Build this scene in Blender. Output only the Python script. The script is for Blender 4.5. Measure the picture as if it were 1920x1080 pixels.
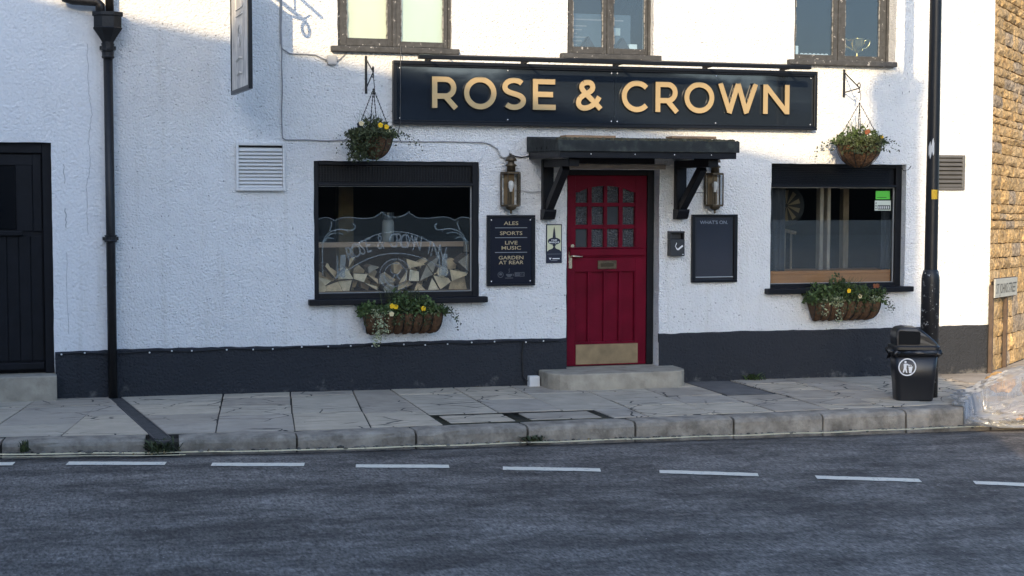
import bpy, math, random
from mathutils import Vector, Matrix
R = math.radians
for o in list(bpy.data.objects): bpy.data.objects.remove(o)
scene = bpy.context.scene
C = scene.collection
rnd = random.Random(7)

# ------------------------------------------------------------------ camera, sky, sun, exposure
# world: x along the pub front (to the right), y into the building, z up; the front wall is y = 0
cam_data = bpy.data.cameras.new('camera'); cam = bpy.data.objects.new('camera', cam_data); C.objects.link(cam)
cam_data.sensor_width = 36; cam_data.lens = 36 * 2849.7 / 1920
cam_data.clip_start = .1; cam_data.clip_end = 2000
cam.location = (0, -14.4, 1.90)
PIT, YAW, ROLL = R(3.590), R(16.644), R(.0996)
fw = Vector((math.sin(YAW) * math.cos(PIT), math.cos(YAW) * math.cos(PIT), -math.sin(PIT)))
rt = Vector((math.cos(YAW), -math.sin(YAW), 0)); up = rt.cross(fw)
rt2 = rt * math.cos(ROLL) + up * math.sin(ROLL); up2 = up * math.cos(ROLL) - rt * math.sin(ROLL)
cam.rotation_euler = Matrix((rt2, up2, -fw)).transposed().to_euler()
scene.camera = cam

SUN_AZ, SUN_EL = R(23.5), R(18.5)            # light travels towards +y, turned to +x by SUN_AZ
world = bpy.data.worlds.new('World'); scene.world = world; world.use_nodes = True
wn = world.node_tree.nodes; bg = wn['Background']
sky = wn.new('ShaderNodeTexSky'); sky.sky_type = 'NISHITA'; sky.sun_disc = False
sky.sun_elevation = SUN_EL; sky.sun_rotation = math.pi + SUN_AZ
sky.air_density = 1.0; sky.dust_density = 1.7; sky.ozone_density = 3.9
world.node_tree.links.new(sky.outputs[0], bg.inputs[0]); bg.inputs[1].default_value = .15
sl = bpy.data.lights.new('sun', 'SUN'); sl.energy = 2.0; sl.angle = R(.4); sl.color = (1, .77, .47)
sun = bpy.data.objects.new('sun', sl); C.objects.link(sun)
Ldir = Vector((math.sin(SUN_AZ) * math.cos(SUN_EL), math.cos(SUN_AZ) * math.cos(SUN_EL), -math.sin(SUN_EL)))
sun.rotation_euler = Ldir.to_track_quat('-Z', 'Y').to_euler(); sun.location = (-10, -20, 20)
vs = scene.view_settings; vs.view_transform = 'Standard'; vs.look = 'None'; vs.gamma = 1; vs.exposure = 1.36
vs.use_curve_mapping = False

# ------------------------------------------------------------------ materials
MATS = {}
def mat(name, col, rough=.7, metal=0, var=.0, vscale=6, bump=0, bscale=80, spec=.4, col2=None, mscale=3, mlo=.5, mhi=.6, island=0, stretch=None, trans=0, coat=0):
    """principled with optional broad tone variation (var), second colour patches (col2) and fine relief (bump)"""
    if name in MATS: return MATS[name]
    m = bpy.data.materials.new(name); m.use_nodes = True; MATS[name] = m
    n = m.node_tree.nodes; l = m.node_tree.links; b = n['Principled BSDF']
    b.inputs['Roughness'].default_value = rough; b.inputs['Metallic'].default_value = metal
    b.inputs['Specular IOR Level'].default_value = spec
    if coat: b.inputs['Coat Weight'].default_value = coat
    b.inputs['Base Color'].default_value = (*col, 1)
    tc = n.new('ShaderNodeTexCoord'); vec = tc.outputs['Object']
    geo = n.new('ShaderNodeNewGeometry'); pos = geo.outputs['Position']
    if stretch:
        mp = n.new('ShaderNodeMapping'); mp.inputs['Scale'].default_value = stretch; l.new(pos, mp.inputs[0]); pos = mp.outputs[0]
    cur = None
    if col2:
        t = n.new('ShaderNodeTexNoise'); t.inputs['Scale'].default_value = mscale; t.inputs['Detail'].default_value = 6; t.inputs['Roughness'].default_value = .65; l.new(pos, t.inputs['Vector'])
        mr = n.new('ShaderNodeMapRange'); mr.inputs[1].default_value = mlo; mr.inputs[2].default_value = mhi; l.new(t.outputs[0], mr.inputs[0])
        mx = n.new('ShaderNodeMix'); mx.data_type = 'RGBA'; mx.inputs[6].default_value = (*col, 1); mx.inputs[7].default_value = (*col2, 1); l.new(mr.outputs[0], mx.inputs[0])
        cur = mx.outputs[2]
    if var or island:
        t = n.new('ShaderNodeTexNoise'); t.inputs['Scale'].default_value = vscale; t.inputs['Detail'].default_value = 5; l.new(pos, t.inputs['Vector'])
        mr = n.new('ShaderNodeMapRange'); mr.inputs[1].default_value = .3; mr.inputs[2].default_value = .7; mr.inputs[3].default_value = 1 - var; mr.inputs[4].default_value = 1 + var; l.new(t.outputs[0], mr.inputs[0])
        hs = n.new('ShaderNodeHueSaturation')
        if cur: l.new(cur, hs.inputs['Color'])
        else: hs.inputs['Color'].default_value = (*col, 1)
        if island:
            mr2 = n.new('ShaderNodeMapRange'); mr2.inputs[3].default_value = 1 - island; mr2.inputs[4].default_value = 1 + island; l.new(geo.outputs['Random Per Island'], mr2.inputs[0])
            mm = n.new('ShaderNodeMath'); mm.operation = 'MULTIPLY'; l.new(mr.outputs[0], mm.inputs[0]); l.new(mr2.outputs[0], mm.inputs[1]); l.new(mm.outputs[0], hs.inputs['Value'])
        else: l.new(mr.outputs[0], hs.inputs['Value'])
        cur = hs.outputs[0]
    if cur: l.new(cur, b.inputs['Base Color'])
    if bump:
        t = n.new('ShaderNodeTexNoise'); t.inputs['Scale'].default_value = bscale; t.inputs['Detail'].default_value = 3; l.new(geo.outputs['Position'], t.inputs['Vector'])
        bp = n.new('ShaderNodeBump'); bp.inputs['Strength'].default_value = 1; bp.inputs['Distance'].default_value = bump; l.new(t.outputs[0], bp.inputs['Height']); l.new(bp.outputs[0], b.inputs['Normal'])
    return m

def render_mat(name, col, relief, scale, dirt=(.45, .45, .43), speck=.0):
    """roughcast render: pebbly relief, faint grime, a few pin holes"""
    m = bpy.data.materials.new(name); m.use_nodes = True; MATS[name] = m
    n = m.node_tree.nodes; l = m.node_tree.links; b = n['Principled BSDF']; b.inputs['Roughness'].default_value = .85; b.inputs['Specular IOR Level'].default_value = .2
    g = n.new('ShaderNodeNewGeometry'); P = g.outputs['Position']
    big = n.new('ShaderNodeTexNoise'); big.inputs['Scale'].default_value = 1.3; big.inputs['Detail'].default_value = 8; big.inputs['Roughness'].default_value = .7; l.new(P, big.inputs['Vector'])
    mr = n.new('ShaderNodeMapRange'); mr.inputs[1].default_value = .52; mr.inputs[2].default_value = .85; mr.inputs[4].default_value = .38; l.new(big.outputs[0], mr.inputs[0])
    mx = n.new('ShaderNodeMix'); mx.data_type = 'RGBA'; mx.inputs[6].default_value = (*col, 1); mx.inputs[7].default_value = (*[c * d for c, d in zip(col, (.7, .7, .68))], 1); l.new(mr.outputs[0], mx.inputs[0])
    hol = n.new('ShaderNodeTexNoise'); hol.inputs['Scale'].default_value = scale * .62; hol.inputs['Detail'].default_value = 2; l.new(P, hol.inputs['Vector'])
    mh = n.new('ShaderNodeMapRange'); mh.inputs[1].default_value = .665; mh.inputs[2].default_value = .74; mh.inputs[4].default_value = speck; l.new(hol.outputs[0], mh.inputs[0])
    mx2 = n.new('ShaderNodeMix'); mx2.data_type = 'RGBA'; mx2.inputs[7].default_value = (*[c * .3 for c in col], 1); l.new(mx.outputs[2], mx2.inputs[6]); l.new(mh.outputs[0], mx2.inputs[0])
    mp = n.new('ShaderNodeMapping'); mp.inputs['Scale'].default_value = (9, 9, .55); l.new(P, mp.inputs[0])
    sk = n.new('ShaderNodeTexNoise'); sk.inputs['Scale'].default_value = 1; sk.inputs['Detail'].default_value = 5; sk.inputs['Roughness'].default_value = .6; l.new(mp.outputs[0], sk.inputs['Vector'])
    ms = n.new('ShaderNodeMapRange'); ms.inputs[1].default_value = .56; ms.inputs[2].default_value = .80; ms.inputs[4].default_value = .42; l.new(sk.outputs[0], ms.inputs[0])
    mx3 = n.new('ShaderNodeMix'); mx3.data_type = 'RGBA'; mx3.inputs[7].default_value = (*[c * d for c, d in zip(col, (.66, .63, .56))], 1); l.new(mx2.outputs[2], mx3.inputs[6]); l.new(ms.outputs[0], mx3.inputs[0])
    l.new(mx3.outputs[2], b.inputs['Base Color'])
    a = n.new('ShaderNodeTexNoise'); a.inputs['Scale'].default_value = scale; a.inputs['Detail'].default_value = 3; a.inputs['Roughness'].default_value = .55; l.new(P, a.inputs['Vector'])
    v = n.new('ShaderNodeTexVoronoi'); v.inputs['Scale'].default_value = scale * .8; l.new(P, v.inputs['Vector'])
    s = n.new('ShaderNodeMath'); s.operation = 'MULTIPLY_ADD'; s.inputs[1].default_value = -.5; l.new(v.outputs['Distance'], s.inputs[0]); l.new(a.outputs[0], s.inputs[2])
    w = n.new('ShaderNodeTexNoise'); w.inputs['Scale'].default_value = 3; l.new(P, w.inputs['Vector'])
    s2 = n.new('ShaderNodeMath'); s2.operation = 'MULTIPLY_ADD'; s2.inputs[1].default_value = 1.5; l.new(w.outputs[0], s2.inputs[0]); l.new(s.outputs[0], s2.inputs[2])
    bp = n.new('ShaderNodeBump'); bp.inputs['Strength'].default_value = 1; bp.inputs['Distance'].default_value = relief; l.new(s2.outputs[0], bp.inputs['Height']); l.new(bp.outputs[0], b.inputs['Normal'])
    return m

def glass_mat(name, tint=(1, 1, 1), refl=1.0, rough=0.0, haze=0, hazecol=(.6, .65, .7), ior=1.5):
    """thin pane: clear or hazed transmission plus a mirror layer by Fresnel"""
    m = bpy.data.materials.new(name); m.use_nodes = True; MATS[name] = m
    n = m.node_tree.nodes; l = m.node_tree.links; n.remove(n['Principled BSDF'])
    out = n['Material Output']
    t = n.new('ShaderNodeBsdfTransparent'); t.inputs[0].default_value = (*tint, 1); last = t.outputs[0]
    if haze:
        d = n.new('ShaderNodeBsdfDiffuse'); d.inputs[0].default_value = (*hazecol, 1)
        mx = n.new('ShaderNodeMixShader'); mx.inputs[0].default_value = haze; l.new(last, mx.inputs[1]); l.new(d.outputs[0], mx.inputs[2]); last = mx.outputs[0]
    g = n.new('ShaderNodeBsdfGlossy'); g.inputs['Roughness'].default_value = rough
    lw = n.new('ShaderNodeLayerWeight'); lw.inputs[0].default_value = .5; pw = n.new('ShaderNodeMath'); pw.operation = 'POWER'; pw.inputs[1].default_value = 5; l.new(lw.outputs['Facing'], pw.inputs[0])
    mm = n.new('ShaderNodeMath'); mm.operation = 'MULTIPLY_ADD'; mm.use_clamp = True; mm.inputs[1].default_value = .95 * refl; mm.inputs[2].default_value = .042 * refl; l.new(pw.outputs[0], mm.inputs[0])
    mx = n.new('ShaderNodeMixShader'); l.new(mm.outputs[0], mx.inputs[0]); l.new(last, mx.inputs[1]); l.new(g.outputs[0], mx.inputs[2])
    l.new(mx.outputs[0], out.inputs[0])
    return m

def salts(m):
    n = m.node_tree.nodes; l = m.node_tree.links; b = n['Principled BSDF']; src = b.inputs['Base Color'].links[0].from_socket
    g = n.new('ShaderNodeNewGeometry'); sx = n.new('ShaderNodeSeparateXYZ'); l.new(g.outputs['Position'], sx.inputs[0])
    t = n.new('ShaderNodeTexNoise'); t.inputs['Scale'].default_value = 5.5; t.inputs['Detail'].default_value = 9; t.inputs['Roughness'].default_value = .72; l.new(g.outputs['Position'], t.inputs['Vector'])
    h = n.new('ShaderNodeMapRange'); h.inputs[1].default_value = -.06; h.inputs[2].default_value = .26; h.inputs[3].default_value = .17; h.inputs[4].default_value = -.06; l.new(sx.outputs['Z'], h.inputs[0])
    a = n.new('ShaderNodeMath'); a.operation = 'ADD'; l.new(t.outputs[0], a.inputs[0]); l.new(h.outputs[0], a.inputs[1])
    r = n.new('ShaderNodeMapRange'); r.inputs[1].default_value = .66; r.inputs[2].default_value = .80; r.inputs[4].default_value = .55; l.new(a.outputs[0], r.inputs[0])
    mx = n.new('ShaderNodeMix'); mx.data_type = 'RGBA'; mx.inputs[7].default_value = (.22, .21, .19, 1); l.new(src, mx.inputs[6]); l.new(r.outputs[0], mx.inputs[0]); l.new(mx.outputs[2], b.inputs['Base Color'])
WHITE = render_mat('white_roughcast', (.80, .80, .785), .018, 60, speck=.8)
SMOOTHW = render_mat('white_smooth_render', (.80, .80, .79), .010, 44, speck=.25)
PLINTH = render_mat('slate_plinth_paint', (.034, .037, .043), .016, 50, speck=0)
salts(PLINTH)
BLACK = mat('black_gloss_paint', (.006, .007, .010), .45, var=.25, vscale=9, bump=.0015, bscale=60, spec=.22)
NAVY = mat('navy_sign_panel', (.015, .021, .030), .06, spec=1.0, bump=.0010, bscale=2.2)
NAVYM = mat('navy_board', (.005, .008, .018), .36, spec=.2)
FRAMEBLK = mat('black_sign_frame', (.006, .008, .012), .36, spec=.25)
IRON = mat('black_iron', (.012, .012, .013), .45, var=.3, vscale=14, bump=.002, bscale=50)
GOLD = mat('gold_letter_face', (.50, .355, .18), .36, metal=.4, var=.05, vscale=4)
GOLDTXT = mat('pale_gold_print', (.42, .34, .20), .6)
GREYTXT = mat('grey_print', (.20, .21, .23), .6)
DIMTXT = mat('dim_grey_print', (.07, .075, .085), .6)
WHITEP = mat('white_print', (.75, .75, .75), .5)
CREAMP = mat('cream_print', (.62, .62, .42), .5)
NAVYP = mat('navy_print', (.008, .012, .03), .5)
OLDPAINT = mat('flaking_dark_paint', (.052, .053, .054), .7, var=.25, vscale=20, col2=(.42, .41, .39), mscale=24, mlo=.625, mhi=.66, bump=.006, bscale=45)
RED = mat('red_door_paint', (.130, .0035, .016), .42, var=.2, vscale=5, bump=.0012, bscale=25, spec=.10)
BRASS = mat('worn_brass', (.34, .24, .11), .42, metal=.75, var=.25, vscale=12)
KICK = mat('brass_kick_plate', (.26, .19, .105), .5, metal=.3, var=.2, vscale=9)
CHROME = mat('pale_brass_handle', (.75, .66, .5), .25, metal=.9)
STONESTEP = mat('worn_stone_step', (.36, .32, .25), .85, var=.22, vscale=7, bump=.006, bscale=40, col2=(.2, .17, .13), mscale=5, mlo=.56, mhi=.75)
SLAB = mat('paving_slab_stone', (.30, .285, .26), .85, var=.13, vscale=3.5, bump=.004, bscale=60, island=.0, col2=(.21, .20, .18), mscale=4, mlo=.52, mhi=.75)
KERB = mat('kerb_stone', (.34, .295, .235), .85, var=.22, vscale=7, bump=.008, bscale=45, col2=(.18, .153, .12), mscale=6, mlo=.42, mhi=.66)
JOINT = mat('dark_joint_dirt', (.045, .042, .036), .95, var=.3, vscale=20)
MOSS = mat('mossy_dirt', (.085, .08, .05), .95, var=.45, vscale=18, bump=.02, bscale=60)
CASTIRON = mat('cast_iron_channel', (.075, .07, .068), .6, var=.25, vscale=14, bump=.003, bscale=60)
WHITEPAINT = mat('white_road_paint', (.80, .73, .60), .7, col2=(.15, .14, .13), mscale=34, mlo=.60, mhi=.68, bump=.002, bscale=120)
YELLOWP = mat('faded_yellow_road_paint', (.76, .65, .40), .75, col2=(.18, .16, .13), mscale=18, mlo=.60, mhi=.72)
PIPEW = mat('white_plastic', (.68, .68, .66), .45)
GREYPL = mat('grey_plastic_vent', (.10, .10, .10), .55, var=.1)
CABLE = mat('grey_cable', (.30, .30, .30), .6)
CABLEW = mat('painted_cable', (.58, .58, .58), .7)
COIR = mat('coir_liner', (.115, .062, .032), .95, var=.4, vscale=30, bump=.012, bscale=90)
WIRE = mat('dark_wire', (.015, .016, .015), .5)
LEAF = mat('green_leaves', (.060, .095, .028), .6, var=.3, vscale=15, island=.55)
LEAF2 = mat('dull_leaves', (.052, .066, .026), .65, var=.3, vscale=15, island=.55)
LEAFP = mat('pale_variegated_leaves', (.34, .37, .22), .6, var=.2, vscale=15, island=.4)
YELF = mat('yellow_petal', (.85, .52, .01), .6, island=.12)
ORANF = mat('rust_petal', (.20, .06, .02), .6, island=.2)
PALEF = mat('pale_petal', (.75, .62, .35), .6)
WOODEND = mat('split_log_wood', (.47, .31, .15), .85, var=.22, vscale=11, bump=.005, bscale=70, col2=(.24, .13, .06), mscale=9, mlo=.55, mhi=.75)
BARK = mat('log_bark', (.09, .06, .04), .95, var=.3, vscale=20, bump=.01, bscale=50)
PINE = mat('plain_wood', (.36, .20, .10), .6, var=.15, vscale=8, stretch=(.4, 6, 6))
BEAM = mat('old_timber', (.22, .17, .12), .8, var=.25, vscale=8, stretch=(6, 6, .6))
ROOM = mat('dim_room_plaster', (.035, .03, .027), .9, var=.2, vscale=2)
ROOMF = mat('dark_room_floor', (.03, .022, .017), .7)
BLIND = mat('pale_blind', (.66, .66, .50), .8, var=.05, vscale=2, stretch=(3, 3, .5))
FELT = mat('mineral_felt', (.030, .034, .033), .95, var=.3, vscale=8, bump=.004, bscale=150, col2=(.06, .065, .055), mscale=8, mlo=.5, mhi=.7)
CARD = mat('old_plank', (.33, .21, .12), .85, var=.2, vscale=9)
BINPL = mat('black_bin_plastic', (.010, .011, .014), .36, bump=.001, bscale=40, spec=.5)
BAGBLK = mat('black_bin_liner', (.010, .010, .011), .25, bump=.01, bscale=22, spec=.5)
POSTP = mat('black_post_paint', (.012, .012, .013), .42, col2=(.34, .34, .33), mscale=21, mlo=.60, mhi=.635, bump=.003, bscale=40)
POSTC = mat('black_column_paint', (.011, .011, .012), .4, var=.2, vscale=8, bump=.0015, bscale=40)
STICKY = mat('yellow_sticker', (.72, .42, .02), .5); STICKW = mat('torn_paper', (.6, .6, .58), .8)
GREENS = mat('green_sticker', (.10, .52, .05), .5); LABELW = mat('rating_sticker', (.55, .60, .52), .5)
LIGHTBULB = mat('opal_bulb', (.85, .85, .82), .25)
LANTERN = mat('aged_brass', (.11, .085, .055), .42, metal=.6, var=.3, vscale=25)
TROPHY = mat('gilt_cup', (.80, .62, .25), .22, metal=1)
DBRICK = mat('dark_brick', (.055, .042, .035), .9, var=.2)
PALER = mat('pale_render', (.62, .61, .57), .85, var=.08)
SLATE = mat('roof_slate', (.06, .06, .065), .7, var=.25, vscale=4)
OCHRE = mat('ochre_stone_far', (.36, .25, .13), .9, var=.3, vscale=3, bump=.02, bscale=9)
STONE = mat('ochre_rubble_stone', (.50, .34, .16), .92, var=.32, vscale=7, bump=.030, bscale=24, col2=(.27, .21, .14), mscale=3.6, mlo=.55, mhi=.68, island=.0)
MORTAR = mat('stone_mortar', (.10, .075, .045), .95, var=.2)
SIGNPLATE = mat('nameplate_enamel', (.42, .42, .37), .5, var=.06)
TIMBERP = mat('nameplate_post', (.10, .07, .05), .8, var=.2, vscale=12)
PAPERB = mat('brown_paper', (.48, .30, .13), .8, var=.2, vscale=15); PAPERO = mat('orange_wrapper', (.55, .22, .04), .6); DARKB = mat('dark_bottle', (.05, .02, .01), .3)
GLASS = glass_mat('window_glass', (.92, .95, .95), 1.0)
GLASSU = glass_mat('upper_window_glass', (.85, .9, .94), 1.0, haze=.045, hazecol=(.28, .45, .68))  # blue haze puts the sky's reflection into the pane colour
FILM = glass_mat('frosted_film', (.97, .98, 1), .15, .4, haze=.042, hazecol=(.62, .68, .74))
ETCHL = glass_mat('etched_lettering', (1, 1, 1), .1, .4, haze=.27, hazecol=(.62, .66, .68))
ETCH = glass_mat('etched_line', (1, 1, 1), .1, .4, haze=.20, hazecol=(.62, .66, .68))
RIPPLE = mat('rippled_glass', (.050, .058, .066), .14, bump=.022, bscale=75, spec=1.0, var=.5, vscale=60)
RIPPLE2 = mat('plain_door_glass', (.045, .054, .062), .14, bump=.001, bscale=20, spec=.9)
LGLASS = glass_mat('lantern_glass', (.95, .95, .94), 1.2)

def road_mat():
    m = bpy.data.materials.new('asphalt'); m.use_nodes = True
    n = m.node_tree.nodes; l = m.node_tree.links; b = n['Principled BSDF']; b.inputs['Specular IOR Level'].default_value = .35
    g = n.new('ShaderNodeNewGeometry'); P = g.outputs['Position']
    mp = n.new('ShaderNodeMapping'); mp.inputs['Rotation'].default_value = (0, 0, R(14)); mp.inputs['Scale'].default_value = (.8, 1.6, 1); l.new(P, mp.inputs[0])
    a = n.new('ShaderNodeTexNoise'); a.inputs['Scale'].default_value = 1.5; a.inputs['Detail'].default_value = 9; a.inputs['Roughness'].default_value = .72; l.new(mp.outputs[0], a.inputs['Vector'])
    cr = n.new('ShaderNodeValToRGB'); e = cr.color_ramp.elements
    e[0].position = .40; e[0].color = (.064, .057, .051, 1); e[1].position = .66; e[1].color = (.225, .202, .178, 1); l.new(a.outputs[0], cr.inputs[0])
    mf = n.new('ShaderNodeMapping'); mf.inputs['Scale'].default_value = (1, .30, 1); l.new(P, mf.inputs[0])
    f = n.new('ShaderNodeTexNoise'); f.inputs['Scale'].default_value = 58; f.inputs['Detail'].default_value = 4; f.inputs['Roughness'].default_value = .7; l.new(mf.outputs[0], f.inputs['Vector'])
    fr = n.new('ShaderNodeMapRange'); fr.inputs[1].default_value = .3; fr.inputs[2].default_value = .72; fr.inputs[3].default_value = .25; fr.inputs[4].default_value = 1.85; l.new(f.outputs[0], fr.inputs[0])
    mx = n.new('ShaderNodeMix'); mx.data_type = 'RGBA'; mx.blend_type = 'MULTIPLY'; mx.inputs[0].default_value = 1; l.new(cr.outputs[0], mx.inputs[6]); l.new(fr.outputs[0], mx.inputs[7])
    md = n.new('ShaderNodeTexNoise'); md.inputs['Scale'].default_value = 15; md.inputs['Detail'].default_value = 7; md.inputs['Roughness'].default_value = .75; l.new(P, md.inputs['Vector'])
    mdr = n.new('ShaderNodeMapRange'); mdr.inputs[1].default_value = .34; mdr.inputs[2].default_value = .66; mdr.inputs[3].default_value = .66; mdr.inputs[4].default_value = 1.36; l.new(md.outputs[0], mdr.inputs[0])
    mxm = n.new('ShaderNodeMix'); mxm.data_type = 'RGBA'; mxm.blend_type = 'MULTIPLY'; mxm.inputs[0].default_value = 1; l.new(mx.outputs[2], mxm.inputs[6]); l.new(mdr.outputs[0], mxm.inputs[7]); mx = mxm
    v = n.new('ShaderNodeTexVoronoi'); v.inputs['Scale'].default_value = 17; l.new(P, v.inputs['Vector'])
    ms = n.new('ShaderNodeMapRange'); ms.inputs[1].default_value = .10; ms.inputs[2].default_value = .05; l.new(v.outputs['Distance'], ms.inputs[0])
    sc = n.new('ShaderNodeSeparateColor'); l.new(v.outputs['Color'], sc.inputs[0])
    gt = n.new('ShaderNodeMath'); gt.operation = 'GREATER_THAN'; gt.inputs[1].default_value = .80; l.new(sc.outputs[0], gt.inputs[0])
    mu = n.new('ShaderNodeMath'); mu.operation = 'MULTIPLY'; l.new(ms.outputs[0], mu.inputs[0]); l.new(gt.outputs[0], mu.inputs[1])
    mx2 = n.new('ShaderNodeMix'); mx2.data_type = 'RGBA'; mx2.inputs[7].default_value = (.55, .53, .50, 1); l.new(mx.outputs[2], mx2.inputs[6]); l.new(mu.outputs[0], mx2.inputs[0])
    l.new(mx2.outputs[2], b.inputs['Base Color']); b.inputs['Roughness'].default_value = .75
    bp = n.new('ShaderNodeBump'); bp.inputs['Distance'].default_value = .012; bp.inputs['Strength'].default_value = 1; l.new(f.outputs[0], bp.inputs['Height']); l.new(bp.outputs[0], b.inputs['Normal'])
    return m
ROAD = road_mat()

# ------------------------------------------------------------------ mesh helpers
class MB:
    def __init__(s): s.v = []; s.f = []; s.mi = []; s.cm = 0
    def add(s, vs, fs):
        k = len(s.v); s.v += [tuple(q) for q in vs]; s.f += [tuple(i + k for i in f) for f in fs]; s.mi += [s.cm] * len(fs); return s
    def box(s, x0, x1, y0, y1, z0, z1, M=None):
        vs = [Vector((x, y, z)) for z in (z0, z1) for y in (y0, y1) for x in (x0, x1)]
        if M: vs = [M @ q for q in vs]
        return s.add(vs, [(0, 2, 3, 1), (4, 5, 7, 6), (0, 1, 5, 4), (2, 6, 7, 3), (0, 4, 6, 2), (1, 3, 7, 5)])
    def tube(s, pts, r, n=8, cap=True, closed=False):
        pts = [Vector(q) for q in pts]; rings = []; N = len(pts); base = []
        rr = r if isinstance(r, (list, tuple)) else [r] * N
        ref = None
        for i, q in enumerate(pts):
            a = pts[i - 1] if (i > 0 or closed) else q; b = pts[(i + 1) % N] if (i < N - 1 or closed) else q
            t = (b - a).normalized()
            if ref is None: ref = Vector((0, 0, 1)) if abs(t.z) < .9 else Vector((1, 0, 0))
            u = t.cross(ref)
            if u.length < 1e-4: u = t.orthogonal()
            u.normalize(); w = u.cross(t).normalized(); ref = w
            base += [q + (u * math.cos(2 * math.pi * k / n) + w * math.sin(2 * math.pi * k / n)) * rr[i] for k in range(n)]
        fs = []
        for i in range(N if closed else N - 1):
            j = (i + 1) % N
            for k in range(n): fs.append((i * n + k, i * n + (k + 1) % n, j * n + (k + 1) % n, j * n + k))
        if cap and not closed: fs += [tuple(range(n - 1, -1, -1)), tuple((N - 1) * n + k for k in range(n))]
        return s.add(base, fs)
    def lathe(s, prof, cx, cy, n=16, a0=0, a1=2 * math.pi, sx=1, sy=1):
        full = abs(a1 - a0 - 2 * math.pi) < 1e-6; m = n if full else n + 1
        vs = [(cx + sx * r * math.cos(a0 + (a1 - a0) * k / n), cy + sy * r * math.sin(a0 + (a1 - a0) * k / n), z) for r, z in prof for k in range(m)]
        fs = []
        for i in range(len(prof) - 1):
            for k in range(n):
                j = (k + 1) % m; fs.append((i * m + k, i * m + j, (i + 1) * m + j, (i + 1) * m + k))
        return s.add(vs, fs)
    def prism(s, poly, y0, y1):
        """polygon of (x, z), extruded from y0 (front) to y1"""
        n = len(poly); a = sum(poly[i][0] * poly[(i + 1) % n][1] - poly[(i + 1) % n][0] * poly[i][1] for i in range(n))
        if a < 0: poly = poly[::-1]
        vs = [(x, y0, z) for x, z in poly] + [(x, y1, z) for x, z in poly]
        return s.add(vs, [tuple(range(n)), tuple(range(2 * n - 1, n - 1, -1))] + [((i + 1) % n, i, n + i, n + (i + 1) % n) for i in range(n)])
    def slab(s, poly, z0, z1, zf=None):
        """polygon of (x, y), extruded in z; zf(x) adds a slope"""
        n = len(poly); a = sum(poly[i][0] * poly[(i + 1) % n][1] - poly[(i + 1) % n][0] * poly[i][1] for i in range(n))
        if a < 0: poly = poly[::-1]
        zf = zf or (lambda x: 0)
        vs = [(x, y, z0 + zf(x)) for x, y in poly] + [(x, y, z1 + zf(x)) for x, y in poly]
        return s.add(vs, [tuple(range(n - 1, -1, -1)), tuple(range(n, 2 * n))] + [(i, (i + 1) % n, n + (i + 1) % n, n + i) for i in range(n)])
    def stroke(s, pts, w, y0, y1, closed=False):
        """flat ribbon of width w along (x, z) points, extruded in y"""
        n = len(pts); L = []; Q = []
        for i in range(n):
            p = Vector(pts[i]); a = Vector(pts[i - 1]) if (i or closed) else None; b = Vector(pts[(i + 1) % n]) if (i < n - 1 or closed) else None
            d1 = (p - a).normalized() if a is not None else None; d2 = (b - p).normalized() if b is not None else None
            if d1 is None: d1 = d2
            if d2 is None: d2 = d1
            n1 = Vector((-d1.y, d1.x)); n2 = Vector((-d2.y, d2.x)); m = n1 + n2
            if m.length < .2: m = n1.copy()
            m.normalize(); k = min(1 / max(m.dot(n1), .3), 2.2) * w / 2
            L.append(p + m * k); Q.append(p - m * k)
        vs = [(q.x, y0, q.y) for q in L] + [(q.x, y0, q.y) for q in Q] + [(q.x, y1, q.y) for q in L] + [(q.x, y1, q.y) for q in Q]
        fs = []
        for i in range(n if closed else n - 1):
            j = (i + 1) % n
            fs += [(i, n + i, n + j, j), (2 * n + i, 2 * n + j, 3 * n + j, 3 * n + i), (i, j, 2 * n + j, 2 * n + i), (n + i, 3 * n + i, 3 * n + j, n + j)]
        if not closed: fs += [(0, 2 * n, 3 * n, n), (n - 1, 2 * n - 1, 4 * n - 1, 3 * n - 1)]
        return s.add(vs, fs)
    def ball(s, c, r, n=8, sq=(1, 1, 1)):
        c = Vector(c); pr = [(math.sin(math.pi * i / n), -math.cos(math.pi * i / n)) for i in range(n + 1)]
        vs = [(c.x + r * sq[0] * a * math.cos(2 * math.pi * k / (2 * n)), c.y + r * sq[1] * a * math.sin(2 * math.pi * k / (2 * n)), c.z + r * sq[2] * z) for a, z in pr for k in range(2 * n)]
        m = 2 * n
        return s.add(vs, [(i * m + k, i * m + (k + 1) % m, (i + 1) * m + (k + 1) % m, (i + 1) * m + k) for i in range(n) for k in range(m)])
    def build(s, name, m, parent=None, smooth=False, bevel=0):
        me = bpy.data.meshes.new(name); me.from_pydata(s.v, [], s.f)
        for mm in (m if isinstance(m, (list, tuple)) else [m]): me.materials.append(mm)
        if any(s.mi): me.polygons.foreach_set('material_index', s.mi)
        if smooth: me.polygons.foreach_set('use_smooth', [True] * len(me.polygons))
        me.validate(); me.update()
        o = bpy.data.objects.new(name, me); C.objects.link(o)
        if parent: o.parent = parent
        if bevel:
            b = o.modifiers.new('bevel', 'BEVEL'); b.width = bevel; b.segments = 2; b.limit_method = 'ANGLE'; b.angle_limit = R(40)
        return o
def box(name, m, parent, x0, x1, y0, y1, z0, z1, bevel=.003): return MB().box(x0, x1, y0, y1, z0, z1).build(name, m, parent, bevel=bevel)
def tag(o, label, cat, group=None):
    o['label'] = label; o['category'] = cat
    if group: o['group'] = group
    return o
def thing(name, label, cat, loc=(0, 0, 0), group=None):
    o = bpy.data.objects.new(name, None); C.objects.link(o); o.empty_display_size = .1; ORG[o.name] = Vector(loc); return tag(o, label, cat, group)
ORG = {}
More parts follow.
